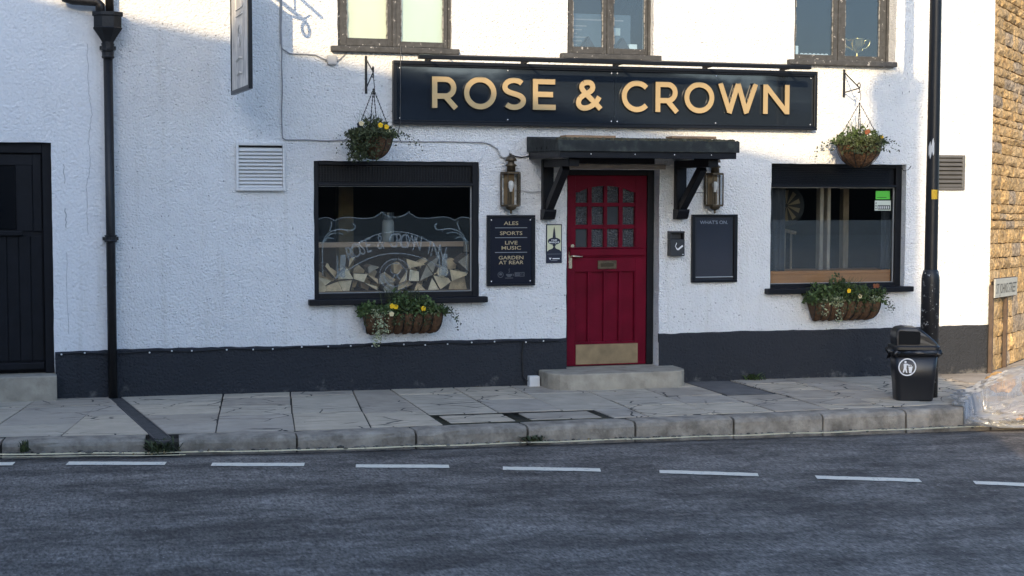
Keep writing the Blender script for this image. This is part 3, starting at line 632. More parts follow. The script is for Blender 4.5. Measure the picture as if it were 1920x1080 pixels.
# etched design on the left pane, on the inside face of the glass
yf = .0745
def mirror(pts, c=3.143): return [(2 * c - x, z) for x, z in pts][::-1]
half = bez((2.386, 1.640), (2.46, 1.675), (2.50, 1.66), (2.545, 1.628), 6) + bez((2.56, 1.632), (2.66, 1.70), (2.75, 1.628), (2.93, 1.655), 8) + bez((2.95, 1.668), (2.975, 1.70), (2.99, 1.672), (3.005, 1.715), 5) + bez((3.02, 1.70), (3.06, 1.67), (3.10, 1.662), (3.143, 1.662), 5)[1:]
top = half + mirror(half)[1:]
film = MB()
for a, b2 in zip(top, top[1:]): film.add([(a[0], yf, .934), (b2[0], yf, .934), (b2[0], yf, b2[1]), (a[0], yf, a[1])], [(0, 1, 2, 3)])
film.build('frosted_film', FILM, wl)
et = MB(); ye = yf - .002
et.stroke(top, .008, ye, ye + .0005)
def scroll(f):
    S = [bez((2.43, 1.36), (2.43, 1.55), (2.58, 1.56), (2.70, 1.535), 9), bez((2.70, 1.535), (2.76, 1.53), (2.76, 1.60), (2.72, 1.598), 7) , bez((2.45, 1.42), (2.48, 1.52), (2.56, 1.52), (2.63, 1.50), 8), bez((2.41, 1.40), (2.46, 1.48), (2.50, 1.47), (2.54, 1.45), 6), bez((2.50, 1.53), (2.51, 1.58), (2.53, 1.59), (2.515, 1.62), 5), bez((2.54, 1.53), (2.60, 1.56), (2.66, 1.55), (2.68, 1.515), 6)]
    for i, c in enumerate(S): et.stroke([f(q) for q in c], .010 if i != 1 else .013, ye - .0003 * i - .0005, ye - .0003 * i)
ident = lambda q: q; mir = lambda q: (2 * 3.143 - q[0], q[1]); scroll(ident); scroll(mir)
et.stroke([(2.43, 1.36), (2.43, 1.10)], .010, ye, ye + .0004); et.stroke([(3.856, 1.36), (3.856, 1.10)], .010, ye, ye + .0004)
def archz(x, c, h, k): return c + h - k * (x - 3.143) ** 2
xs_ = [2.66 + .0322 * i for i in range(31)]
et.stroke([(x, archz(x, 1.02, .50, .86)) for x in xs_ if abs(x - 3.143) < .47], .009, ye - .002, ye - .0015)
et.stroke([(x, archz(x, 0, 1.31, .72)) for x in xs_], .009, ye - .002, ye - .0015)
for sx in (-1, 1):
    q = [(3.143 + sx * .50, 1.15 + 0), (3.143 + sx * .54, 1.11), (3.143 + sx * .515, 1.08), (3.143 + sx * .49, 1.10)]; et.stroke(q, .009, ye - .003, ye - .0025)
for r_ in (.155, .112): et.stroke(arc(3.143, 1.10, r_, 0, 360, 36)[:-1], .008, ye - .003, ye - .0025, closed=True)
for s_ in (bez((3.09, 1.16), (3.12, 1.05), (3.17, 1.15), (3.10, 1.05), 10), bez((3.20, 1.16), (3.16, 1.05), (3.12, 1.15), (3.19, 1.05), 10)): et.stroke(s_, .010, ye - .0040 - .0006 * (s_[0][0] > 3.1), ye - .0038)
et.build('etched_design', ETCH, wl)
for gx in (2.60, 3.61):                                            # etched beer glasses at the arch ends
    g = MB(); g.prism([(gx - .012, 1.085), (gx + .045, 1.085), (gx + .055, 1.30), (gx + .005, 1.30)], ye - .001, ye - .0005); g.stroke([(gx - .03, 1.29), (gx - .022, 1.10), (gx - .045, 1.075)], .016, ye - .001, ye - .0005); g.build('etched_glass_motif', ETCH, wl)
def arch_text(s_, x0, x1, hfun, cap, m, parent, y, bold=0, wfac=.8, slope=True):
    n_ = len(s_); 
    for i, ch in enumerate(s_):
        if ch == ' ': continue
        x = x0 + (x1 - x0) * i / (n_ - 1); zz = hfun(x); d = math.degrees(math.atan2(hfun(x + .01) - hfun(x - .01), .02))
        o = text('etched_letter', ch, cap, m, parent, x, y, zz, rot=d * .5, width=None, bold=bold)
        if o: o.scale.x = wfac
arch_text('ROSE & CROWN INN', 2.71, 3.585, lambda x: archz(x, 0, 1.365, .65), .150, ETCHL, wl, ye - .006, bold=.0, wfac=.62)
for i, ch in enumerate('BREWERY'):
    a = R(150 - i * 20); text('etched_letter', ch, .026, ETCH, wl, 3.143 + .126 * math.cos(a), ye - .006, 1.10 + .126 * math.sin(a), rot=math.degrees(a) - 90)
# lower frosted film of the right window, stickers
box('frosted_film', FILM, wr, 7.166, 8.621, .1425, .1430, 1.085, 1.612, 0)
st = thing('window_sticker', 'green and white rating stickers in the top corner of the right window', 'sticker')
box('green_label', GREENS, st, 8.415, 8.585, .1325, .1335, 1.835, 1.925, 0); box('print_line', mat('dark_green_print', (.03, .16, .02), .5), st, 8.43, 8.545, .1314, .1322, 1.850, 1.858, 0)
box('rating_label', LABELW, st, 8.405, 8.60, .1325, .1335, 1.715, 1.822, 0); box('rating_band', mat('rating_dark', (.05, .06, .05), .5), st, 8.44, 8.592, .1312, .1322, 1.725, 1.772, 0)
for i in range(6): box('print_mark', WHITEP, st, 8.450 + i * .0235, 8.460 + i * .0235, .1303, .1310, 1.735, 1.762, 0)
for i in range(3): MB().prism(arc(8.42, 1.735 + i * .03, .008, 0, 315, 7), .1312, .1322).build('dot', NAVYP, st)

def casement(op, rec, panes, lab, sx0, sx1, pane_mat, midx):
    x0, x1, z0, z1 = op; mb = MB(); y0, y1 = rec, rec + .07
    bot = panes[0][2]; t = .028
    mb.box(x0, x0 + t, y0, y1, z0, z1); mb.box(x1 - t, x1, y0, y1, z0, z1); mb.box(x0 + t, x1 - t, y0 + .001, y1, z1 - .05, z1); mb.box(x0 + t, x1 - t, y0 + .001, y1, z0, z0 + .022)
    mb.box(midx - .018, midx + .018, y0 + .0005, y1, z0 + .022, z1 - .05)
    w = mb.build('window', OLDPAINT, pub, bevel=.005); w['label'] = lab
    for a, b2, c in panes:
        lo = x0 + t if a < midx else midx + .018; hi = midx - .018 if a < midx else x1 - t
        f = MB(); f.box(lo + .002, a, y0 + .012, y1, z0 + .024, z1 - .052); f.box(b2, hi - .002, y0 + .012, y1, z0 + .024, z1 - .052); f.box(a, b2, y0 + .0125, y1, z0 + .024, c); f.box(a, b2, y0 + .0125, y1, z1 - .11, z1 - .052)
        f.build('casement', OLDPAINT, w, bevel=.004)
        box('pane', pane_mat, w, a, b2, y0 + .038, y0 + .043, c, z1 - .11, 0)
        pt = MB(); rg = random.Random(int(a * 100))                 # ragged old putty round the glass
        n_ = 22
        for side_ in (a, b2):
            d = 1 if side_ == a else -1
            for i in range(n_):
                za = c + (z1 - .11 - c) * i / n_; zb = c + (z1 - .11 - c) * (i + .96) / n_; k = rg.uniform(.004, .013); pt.box(min(side_, side_ + d * k), max(side_, side_ + d * k), y0 + .022 + rg.uniform(0, .004), y0 + .0375, za, zb)
        pt.build('putty', mat('old_putty', (.33, .32, .30), .9, col2=(.08, .08, .075), mscale=30, mlo=.45, mhi=.6), w)
    MB().box(sx0, sx1, -.075, rec + .03, z0 - .045, z0 + .008).build('sill', OLDPAINT, w, bevel=.008)
    return w
ul = casement(UL, .03, [(2.668, 3.068, 3.372), (3.196, 3.622, 3.352)], 'upper casement with pale drawn blinds', 2.505, 3.752, GLASS, 3.130)
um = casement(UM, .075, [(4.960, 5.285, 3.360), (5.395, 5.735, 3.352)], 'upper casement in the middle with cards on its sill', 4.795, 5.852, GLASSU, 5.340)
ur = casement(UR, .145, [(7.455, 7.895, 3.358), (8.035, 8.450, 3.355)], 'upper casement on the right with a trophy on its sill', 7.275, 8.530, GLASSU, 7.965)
bl = tag(MB().box(2.60, 3.10, .105, .112, 3.30, 4.42).build('window_blind', BLIND), 'pale yellow blind drawn behind the left pane of the upper left window', 'blind', 'drawn blinds')
b2_ = tag(MB().box(3.16, 3.66, .105, .112, 3.30, 4.42).build('window_blind', mat('pale_green_blind', (.60, .66, .56), .8, var=.05, vscale=2)), 'pale green blind drawn behind the right pane of the upper left window', 'blind', 'drawn blinds')
# things on the upper sills
for nm, x0, x1 in (('boards', UM[0], UM[1]), ('boards', UR[0], UR[1])): box('window_board', mat('sill_board', (.4, .39, .36), .6), um if x0 < 6 else ur, x0 + .02, x1 - .02, (.146 if x0 < 6 else .216), .42, 3.305, 3.332, 0)
for x, lab in ((5.17, 'small dark triangular tent card behind left pane of the middle upper window'), (5.54, 'small dark triangular tent card behind right pane of the middle upper window')):
    tag(MB().prism([(x - .09, 3.333), (x + .09, 3.333), (x, 3.475)], .20, .30).build('tent_card', mat('dark_card', (.025, .026, .03), .6)), lab, 'card', 'cards on the middle upper sill')
nt = thing('menu_notice', 'dark notice with fine white writing leaning in the middle upper window', 'notice')
box('sheet', mat('blue_grey_sheet', (.06, .09, .12), .6), nt, 4.965, 5.68, .36, .366, 3.34, 3.72, 0)
for i in range(6): box('line', GREYTXT, nt, 5.02 + .01 * (i % 2), 5.10 + .05 * (i % 3), .3585, .3595, 3.40 + i * .038, 3.412 + i * .038, 0)
box('heading', GREYTXT, nt, 5.03, 5.60, .3585, .3595, 3.655, 3.668, 0); box('panel', mat('pale_panel', (.34, .42, .45), .6), nt, 5.475, 5.565, .352, .3595, 3.51, 3.585, 0)
for x, w_, h_, lab in ((5.665, .09, .075, 'small white card at the right end of the middle upper sill'), (5.10, .04, .03, 'tiny white card on the middle upper sill'), (7.495, .075, .115, 'white box at the left end of the right upper sill')):
    tag(MB().box(x - w_ / 2, x + w_ / 2, .245, .29, 3.333, 3.34 + h_).build('white_card', mat('bluewhite_card', (.62, .70, .72), .7), bevel=.004), lab, 'card')
lace = MB(); 
for i in range(7): lace.stroke(arc(7.575 + i * .048, 3.35, .024, 0, 180, 8), .012, .246, .250 + .0005 * i)
lace.box(7.54, 7.89, .2465, .2495, 3.333, 3.352); tag(lace.build('lace_edging', mat('lace', (.6, .66, .68), .8)), 'scalloped white lace edging along the right upper sill', 'lace')
tag(MB().prism([(8.04, 3.333), (8.12, 3.333), (8.04, 3.42)], .25, .29).build('paper_wedge', mat('cream_paper', (.68, .64, .5), .8)), 'cream folded paper in the corner beside the trophy', 'paper')
tr = thing('trophy_cup', 'two handled gilt trophy cup on the right upper window sill', 'trophy'); TX, TY = 8.255, .30
MB().lathe([(.0, 3.345), (.052, 3.345), (.05, 3.36), (.018, 3.372), (.012, 3.40), (.016, 3.41), (.05, 3.435), (.078, 3.49), (.085, 3.548), (.090, 3.552), (.08, 3.55), (.05, 3.46), (.0, 3.44)], TX, TY, 20).build('cup', TROPHY, tr, smooth=True)
MB().box(TX - .05, TX + .05, TY - .05, TY + .05, 3.333, 3.345).build('base', mat('trophy_base', (.02, .015, .012), .4), tr)
for d in (-1, 1):
    p_ = [(TX + d * x, TY, z_) for x, z_ in [(.078, 3.53)] + [(.135 + .022 * math.cos(R(a)), 3.535 + .018 * math.sin(R(a))) for a in (160, 100, 40, -20)] + [(.15, 3.50), (.12, 3.46), (.075, 3.45), (.045, 3.428)]]
    MB().tube(p_, .0085, 6).build('handle', TROPHY, tr, smooth=True)

# ------------------------------------------------------------------ behind the ground floor panes
# split logs packed against the etched window: cells of a jittered grid, clipped against their neighbours
lr = random.Random(14); seeds = []
row = 0; z = .985
while z < 1.4:
    x = 2.40 + (.07 if row % 2 else 0)
    while x < 3.94: seeds.append((x + lr.uniform(-.05, .05), z + lr.uniform(-.048, .048))); x += lr.uniform(.075, .19)
    z += .112; row += 1
pile = [(2.38, 1.17), (2.5, 1.25), (2.62, 1.17), (2.75, 1.27), (2.85, 1.22), (3.0, 1.22), (3.1, 1.15), (3.25, 1.28), (3.4, 1.22), (3.5, 1.30), (3.6, 1.26), (3.7, 1.20), (3.82, 1.37), (3.9, 1.28)]
def cell(i):
    cx, cz = seeds[i]; poly = [(cx - .13, cz - .13), (cx + .13, cz - .13), (cx + .13, cz + .13), (cx - .13, cz + .13)]
    cuts = [(2.388, .937, 1, 0), (2.388, .937, 0, 1), (3.899, .937, -1, 0)]
    for j, (sx, sz) in enumerate(seeds):
        if j != i and (sx - cx) ** 2 + (sz - cz) ** 2 < .09: cuts.append(((sx + cx) / 2, (sz + cz) / 2, cx - sx, cz - sz))
    for px, pz, nx_, nz in cuts:
        out = []
        for k in range(len(poly)):
            a, b2 = poly[k], poly[(k + 1) % len(poly)]; da = (a[0] - px) * nx_ + (a[1] - pz) * nz; db = (b2[0] - px) * nx_ + (b2[1] - pz) * nz
            if da >= 0: out.append(a)
            if (da >= 0) != (db >= 0): t = da / (da - db); out.append((a[0] + (b2[0] - a[0]) * t, a[1] + (b2[1] - a[1]) * t))
        poly = out
        if len(poly) < 3: return None
    return poly
WOODS = [mat('log_end_%d' % i, c, .85, var=.25, vscale=13, bump=.004, bscale=60, col2=tuple(k * .55 for k in c), mscale=8, mlo=.52, mhi=.72) for i, c in enumerate([(.80, .58, .34), (.74, .52, .29), (.82, .63, .40), (.62, .43, .24), (.36, .29, .21)])]
for i, (sx, sz) in enumerate(seeds):
    if sz > interp(pile, sx) - .035 or sx < 2.36 or sx > 3.93: continue
    poly = cell(i)
    if not poly: continue
    P = [(sx + (x - sx) * .955, sz + (q - sz) * .955) for x, q in poly]
    if lr.random() < .9:
        while len(P) > (3 if lr.random() < .35 else 4): P.pop(lr.randrange(len(P)))
    else: P = [(sx + .058 * math.cos(k * .785) * lr.uniform(.9, 1.08), sz + .055 * math.sin(k * .785) * lr.uniform(.9, 1.08)) for k in range(8)]
    yo = .105 + lr.uniform(0, .10); tl = lr.uniform(-.09, .09); mb = MB(); mb.prism(P, yo, yo + .30)
    mb.v = [(v[0] + (v[1] - .1) * tl, v[1] + (v[0] - sx) * tl * 4 * (1 if v[1] < .2 else 0), v[2]) for v in mb.v]
    mb.mi = [0, 1] + [1] * (len(mb.f) - 2)
    wi = lr.randrange(5); tone = ('honey coloured', 'tan', 'cream', 'brown', 'grey')[wi]; shp = {3: 'triangular', 4: 'four sided', 8: 'round ended'}.get(len(P), 'many sided')
    where = ('at the far left', 'left', 'left of centre', 'at the centre', 'right of centre', 'right', 'at the far right')[min(6, int((sx - 2.36) / .2243))]; lev = ('lowest', 'second', 'third', 'topmost')[min(3, max(0, int((sz - .93) / .105)))]
    tag(mb.build('firewood_log', [WOODS[wi], BARK], bevel=.004), '%s %s log in %s layer, %s behind the etched window' % (tone, shp, lev, where), 'log', 'firewood stacked in the window')
for k in range(22):
    x = 2.42 + k * .068; h = interp(pile, x) - .10; yb = .33 + lr.uniform(0, .04); zc = .945 + (h - .945) * (.35 if k % 2 else .9); P = [(x + lr.uniform(.05, .08) * math.cos(a), zc + lr.uniform(.05, .08) * math.sin(a)) for a in (.3, 1.5, 2.6, 3.9, 5.2)]
    mb = MB(); mb.prism(P, yb, yb + .12); tag(mb.build('firewood_log', [WOODS[3], BARK]), 'split firewood log in the shadowed back row behind the etched window', 'log', 'back row of firewood')
tag(MB().box(2.36, 3.96, .10, .46, .895, .931).build('window_shelf', PINE), 'deep inner sill carrying the stacked logs in the left window', 'sill')
ra = thing('wooden_rail', 'pale wooden bar rail crossing behind the etched window above the logs', 'rail'); box('bar', mat('pale_rail', (.52, .34, .22), .6), ra, 2.30, 4.0, .50, .58, 1.355, 1.405, .006); 
for x in (2.30, 3.94): box('bracket', BEAM, ra, x, x + .05, .46, .50, 1.30, 1.405, .003)
jr = thing('lidded_jar', 'lidded glass jar standing on the rail behind the etched window', 'jar'); MB().lathe([(0, 1.406), (.055, 1.406), (.06, 1.43), (.06, 1.60), (.05, 1.63), (0, 1.63)], 3.17, .54, 16).build('body', mat('cloudy_jar', (.30, .29, .26), .3), jr, smooth=True); MB().lathe([(0, 1.63), (.062, 1.63), (.062, 1.70), (0, 1.70)], 3.17, .54, 16).build('lid', mat('dark_lid', (.09, .095, .10), .3, metal=.6), jr)
wp = tag(MB().box(2.86, 3.02, 1.6, 1.76, .06, 2.74).build('timber_post', mat('tan_post', (.30, .21, .10), .7, var=.2)), 'tan timber post standing in the dim bar behind the etched window', 'post')
# right room: dartboard, timber posts, curtain, bench top
db = thing('dartboard', 'round dartboard on the dark wall at the left of the right window', 'dartboard'); dc = (7.53, .50, 1.765)
bk = MB(); bk.lathe([(0, 0), (.22, 0), (.22, .03), (0, .03)], 0, 0, 32); bk.v = [(dc[0] + x * .5, dc[1] + z_ * -1 - x * .9 + 0, dc[2] + y) for x, y, z_ in bk.v]
bk.build('surround', mat('dart_black', (.02, .02, .02), .8), db)
for i in range(20):
    a0, a1 = R(i * 18 - 9), R(i * 18 + 9); s_ = MB()
    for r0, r1 in ((.02, .17),):
        V = []
        for a, r_ in ((a0, r0), (a0, r1), (a1, r1), (a1, r0)): x, q = r_ * math.cos(a), r_ * math.sin(a); V.append((dc[0] + x * .5, dc[1] - .032 - x * .9, dc[2] + q))
        s_.add(V, [(0, 1, 2, 3)])
    s_.build('segment', mat('dart_cream', (.17, .13, .08), .8) if i % 2 else mat('dart_black', (.02, .02, .02), .8), db)
for x, w_, y_, m, lab in ((7.865, .045, .34, mat('pale_post', (.25, .20, .15), .7, var=.2), 'pale timber post, left of a pair, behind the right window'), (7.965, .04, .36, mat('pale_post', (.25, .20, .15), .7), 'pale timber post, right of a pair, behind the right window'), (8.40, .07, .8, BEAM, 'rough old timber post further back behind the right window')):
    tag(MB().box(x, x + w_, y_, y_ + .09, .06, 2.7 if x < 8.3 else 2.02).build('timber_post', m, bevel=.006), lab, 'post')
for x0, n_, lab in ((7.20, 4, 'grey curtain hanging at the left edge of the right window'), (8.55, 8, 'grey curtain hanging at the right edge of the right window')):
    mb = MB(); 
    for i in range(n_ * 4 + 1): x = x0 + i * .0125; y_ = .24 + .018 * math.sin(i * 1.57); mb.v += [(x, y_, 1.0), (x, y_, 2.0)]
    for i in range(n_ * 4): mb.f.append((2 * i, 2 * i + 2, 2 * i + 3, 2 * i + 1)); mb.mi.append(0)
    tag(mb.build('curtain', mat('grey_curtain', (.035, .038, .045), .9), smooth=True), lab, 'curtain')
be = thing('window_bench', 'orange brown wooden bench ledge inside the right window', 'bench')
OBW = mat('orange_brown_wood', (.40, .19, .085), .5, var=.15, vscale=5, stretch=(.4, 6, 6))
box('top', OBW, be, 7.12, 8.70, .17, .62, 1.035, 1.075, .005); box('front_panel', OBW, be, 7.12, 8.70, .175, .20, .06, 1.034, 0)
ch = thing('bar_chair', 'dark wooden spindle back chair seen through the right window', 'chair')
for x in (7.52, 7.60, 7.68, 7.76): MB().tube([(x, .8, .5), (x + .01, .82, 1.48)], .012, 6).build('spindle', BEAM, ch)
MB().tube([(7.48, .8, 1.46), (7.64, .86, 1.50), (7.82, .8, 1.46)], .022, 6).build('back_rail', BEAM, ch); box('seat', BEAM, ch, 7.46, 7.84, .78, 1.18, .47, .51)
for x in (7.48, 7.80):
    for y_ in (.80, 1.15): MB().tube([(x, y_, .06), (x, y_, .47)], .017, 6).build('leg', BEAM, ch)

# ------------------------------------------------------------------ front door, step and canopy
mb = MB(); mb.box(4.877, 4.928, .135, .24, .135, 2.132); mb.box(5.792, 5.864, .135, .24, .135, 2.132); mb.box(4.928, 5.792, .136, .24, 2.078, 2.132)
mb.build('door_frame', BLACK, pub, bevel=.004)
colsx = [(5.023, 5.151), (5.195, 5.323), (5.363, 5.488), (5.531, 5.659)]
dm = MB(); Y0, Y1 = .150, .20
dm.box(4.931, 5.789, .182, .21, .142, 1.345); dm.box(4.931, 5.016, Y0, .182, .142, 2.074); dm.box(5.668, 5.789, Y0, .182, .142, 2.074)
dm.box(5.016, 5.668, Y0 + .0005, .182, 1.098, 1.345); dm.box(5.016, 5.668, Y0 + .0005, .182, .142, .383)
tp = [(5.016, 2.0735), (5.016, 1.905)] + [(5.342 + .326 * math.cos(R(a)), 1.845 + .125 * math.sin(R(a)) + .0) for a in range(152, 27, -8)] + [(5.668, 1.905), (5.668, 2.0735)]
k = len(tp); dm.add([(x, Y0 + .0005, q) for x, q in tp] + [(x, .20, q) for x, q in tp], [(i, (i + 1) % k, k + (i + 1) % k, k + i) for i in range(k)])
for a, b2 in zip(tp[1:-1], tp[2:-1]): dm.add([(a[0], Y0 + .0005, a[1]), (b2[0], Y0 + .0005, b2[1]), (b2[0], Y0 + .0005, 2.0735), (a[0], Y0 + .0005, 2.0735)], [(0, 1, 2, 3)])
for (a, b2), (c, d) in zip(colsx, colsx[1:]): dm.box(b2, c, Y0 + .008, .195, 1.345, 1.97); 
for za, zb in ((1.534, 1.577), (1.760, 1.800)): dm.box(5.0165, 5.6675, Y0 + .0085, .194, za, zb)
dm.box(5.0165, 5.023, Y0 + .004, .194, 1.345, 1.93); dm.box(5.659, 5.6675, Y0 + .004, .194, 1.345, 1.93)
for (a, b2), (c, d) in zip(colsx, colsx[1:]): dm.box(b2 + .002, c - .002, Y0 + .004, .183, .383, 1.098)
dm.box(5.0165, 5.023, Y0 + .006, .183, .383, 1.098); dm.box(5.659, 5.6675, Y0 + .006, .183, .383, 1.098)
door = dm.build('door', RED, pub, bevel=.004); door['label'] = 'red panelled front door with twelve small obscured panes'
pr_ = random.Random(2)
for ci, (a, b2) in enumerate(colsx):
    for ri, (za, zb) in enumerate(((1.345, 1.534), (1.577, 1.760), (1.800, 1.972 if ci in (1, 2) else 1.935))):
        m = RIPPLE2 if (ci, ri) in ((2, 1), (0, 0)) else RIPPLE
        box('pane', m, door, a, b2, .186, .192, za, zb, 0)
mb = MB(); mb.prism([(4.955, 1.245), (5.765, 1.245), (5.765, 1.262), (4.955, 1.262)], Y0 - .015, Y0 + .001); mb.prism([(4.952, 1.262), (5.768, 1.262), (5.768, 1.335), (4.952, 1.335)], Y0 - .034, Y0 + .001); mb.prism([(4.945, 1.3355), (5.775, 1.3355), (5.775, 1.35), (4.945, 1.35)], Y0 - .048, Y0 + .001)
mb.build('ledge', RED, door, bevel=.006)
lb = MB().box(5.258, 5.462, Y0 - .010, Y0 + .0004, 1.125, 1.212).build('letterbox', LANTERN, door, bevel=.012); MB().prism([(5.292, 1.150), (5.428, 1.150), (5.428, 1.185), (5.36, 1.192), (5.292, 1.185)], Y0 - .016, Y0 - .0102).build('flap', mat('dark_brass', (.07, .055, .035), .35, metal=.7), door, bevel=.002)
box('kick_plate', KICK, door, 5.027, 5.700, Y0 - .003, Y0 + .0003, .155, .358, .001)
h_ = MB().box(4.945, 4.982, Y0 - .010, Y0 + .0004, 1.135, 1.305).build('handle_plate', CHROME, door, bevel=.004); MB().tube([(4.963, Y0 - .01, 1.262), (4.963, Y0 - .05, 1.262), (4.985, Y0 - .058, 1.262), (5.075, Y0 - .055, 1.256)], .009, 8).build('handle', CHROME, door, smooth=True)
MB().tube([(4.985, Y0 - .012, 1.362), (4.985, Y0 + .002, 1.362)], .019, 14).build('lock', CHROME, door)
st_p = [(4.58, 0), (4.58, -.22)] + [(4.78 + .20 * math.cos(R(a)), -.24 + .24 * math.sin(R(a))) for a in (195, 215, 235, 255, 270)] + [(5.83 + .20 * math.cos(R(a)), -.24 + .24 * math.sin(R(a))) for a in (270, 285, 305, 325, 345)] + [(6.03, -.22), (6.03, 0), (5.864, 0), (5.864, .16), (4.877, .16), (4.877, 0)]
n_ = len(st_p); mb = MB(); mb.add([(x, y - (0 if y > -.01 else 0), -.35) for x, y in st_p] + [(x, y, .136) for x, y in st_p], [tuple(range(n_, 2 * n_))] + [(i, (i + 1) % n_, n_ + (i + 1) % n_, n_ + i) for i in range(n_)])
mb.build('doorstep', STONESTEP, pub, bevel=.012)
# lintel strip and black vent panel between door and canopy
box('lintel', mat('grimy_lintel', (.30, .275, .24), .9, var=.2, bump=.006, bscale=40), pub, 4.82, 5.93, -.018, .02, 2.138, 2.185, .006)
vp = MB().box(4.89, 5.80, -.035, .0, 2.19, 2.285).build('vent_panel', BLACK, pub, bevel=.004)
can = MB().add([(4.45, -.01, 2.30), (6.285, -.01, 2.30), (6.285, -1.0, 2.285), (4.45, -1.0, 2.285), (4.45, -.01, 2.452), (6.285, -.01, 2.452), (6.285, -1.0, 2.392), (4.45, -1.0, 2.392)], [(0, 1, 2, 3), (7, 6, 5, 4), (0, 4, 5, 1), (3, 2, 6, 7), (0, 3, 7, 4), (1, 5, 6, 2)]).build('canopy', FELT, pub, bevel=.006)
can['label'] = 'flat felted canopy on black timber brackets above the red door'
box('fascia_board', BLACK, can, 4.475, 6.262, -.975, -.945, 2.225, 2.290, .003); box('end_board', BLACK, can, 4.475, 4.50, -.944, -.012, 2.228, 2.297, .003); box('end_board', BLACK, can, 6.237, 6.262, -.944, -.012, 2.228, 2.297, .003)
box('soffit', mat('dark_soffit', (.02, .02, .022), .7), can, 4.50, 6.237, -.944, -.012, 2.276, 2.284, 0)
for x in (4.78, 5.22, 5.62, 6.0): MB().ball((x, -.977, 2.262), .006, 4).build('nail_head', WHITEP, can)
for i, y_ in enumerate((-.35, -.5, -.66)): MB().ball((4.447, y_, 2.325), .014, 4, (.3, 1, 1)).build('vent_hole', mat('hole_black', (.003, .003, .003), .9), can)  # matte black dots stand for the dark inside the vent holes
for x0 in (4.602, 6.022):
    br = MB(); br.box(x0, x0 + .112, -.075, -.001, 1.70, 2.226); bk_ = br.build('bracket', BLACK, can, bevel=.006)
for x0 in (4.602, 6.022):
    MB().box(x0 + .004, x0 + .108, -.85, -.076, 2.150, 2.224).build('bracket_beam', BLACK, can, bevel=.006)
    xx = x0 + .056; P0, P1 = Vector((xx, -.085, 1.745)), Vector((xx, -.60, 2.150)); d = (P1 - P0).normalized(); nn = d.cross(Vector((1, 0, 0))).normalized()
    mb = MB(); V = []
    for p_ in (P0, P1):
        for sx, sn in ((-1, -1), (1, -1), (1, 1), (-1, 1)): V.append(p_ + Vector((.037 * sx, 0, 0)) + nn * .042 * sn)
    mb.add(V, [(0, 1, 2, 3), (7, 6, 5, 4), (0, 4, 5, 1), (1, 5, 6, 2), (2, 6, 7, 3), (3, 7, 4, 0)]); mb.build('strut', BLACK, can, bevel=.005)
    mb = MB(); mb.add([(x, y_, q) for x in (x0 - .006, x0 + .118) for y_, q in ((0, 1.63), (-.09, 1.635), (-.115, 1.66), (-.145, 1.715), (-.145, 1.735), (0, 1.735))], [(0, 1, 2, 3, 4, 5), (11, 10, 9, 8, 7, 6)] + [(i, 6 + i, 6 + (i + 1) % 6, (i + 1) % 6) for i in range(6)]); mb.build('corbel', BLACK, can, bevel=.004)
# planks, moss and leaf litter lying on the canopy
for x0, x1, y0, y1, lab in ((4.60, 5.10, -.78, -.60, 'loose brown plank lying on the left of the canopy roof'), (5.75, 6.22, -.60, -.44, 'loose brown plank lying on the right of the canopy roof')):
    zz = 2.452 + (y0 + .01) * (.06 / .99); tag(MB().box(x0, x1, y0, y1, zz + .014, zz + .038).build('loose_plank', CARD, bevel=.003), lab, 'plank')
cr_ = random.Random(8); mb = MB()
for i in range(420):
    x = cr_.choice((cr_.uniform(4.46, 6.27), cr_.uniform(4.46, 4.75), cr_.uniform(5.0, 6.2))); y_ = -1.0 + abs(cr_.gauss(0, .06)) + .01; zz = 2.452 + (y_ + .01) * .0606; s_ = cr_.uniform(.008, .024); mb.ball((x, y_, zz + s_ * .2), s_, 3, (1.4, 1, .8))
ms_ = mb.build('canopy_moss', MOSS); ms_['kind'] = 'stuff'; tag(ms_, 'moss clumps along the front edge of the canopy roof', 'moss')
wb = thing('junction_block', 'small white box on the ground left of the stone doorstep', 'box'); box('body', PIPEW, wb, 4.455, 4.565, -.11, -.025, zp(4.5) - .005, zp(4.5) + .105, .008); MB().tube([(4.45, -.06, .03), (4.41, -.035, .08), (4.40, -.03, .30), (4.42, -.028, .43)], .008, 6).build('cable', IRON, wb)

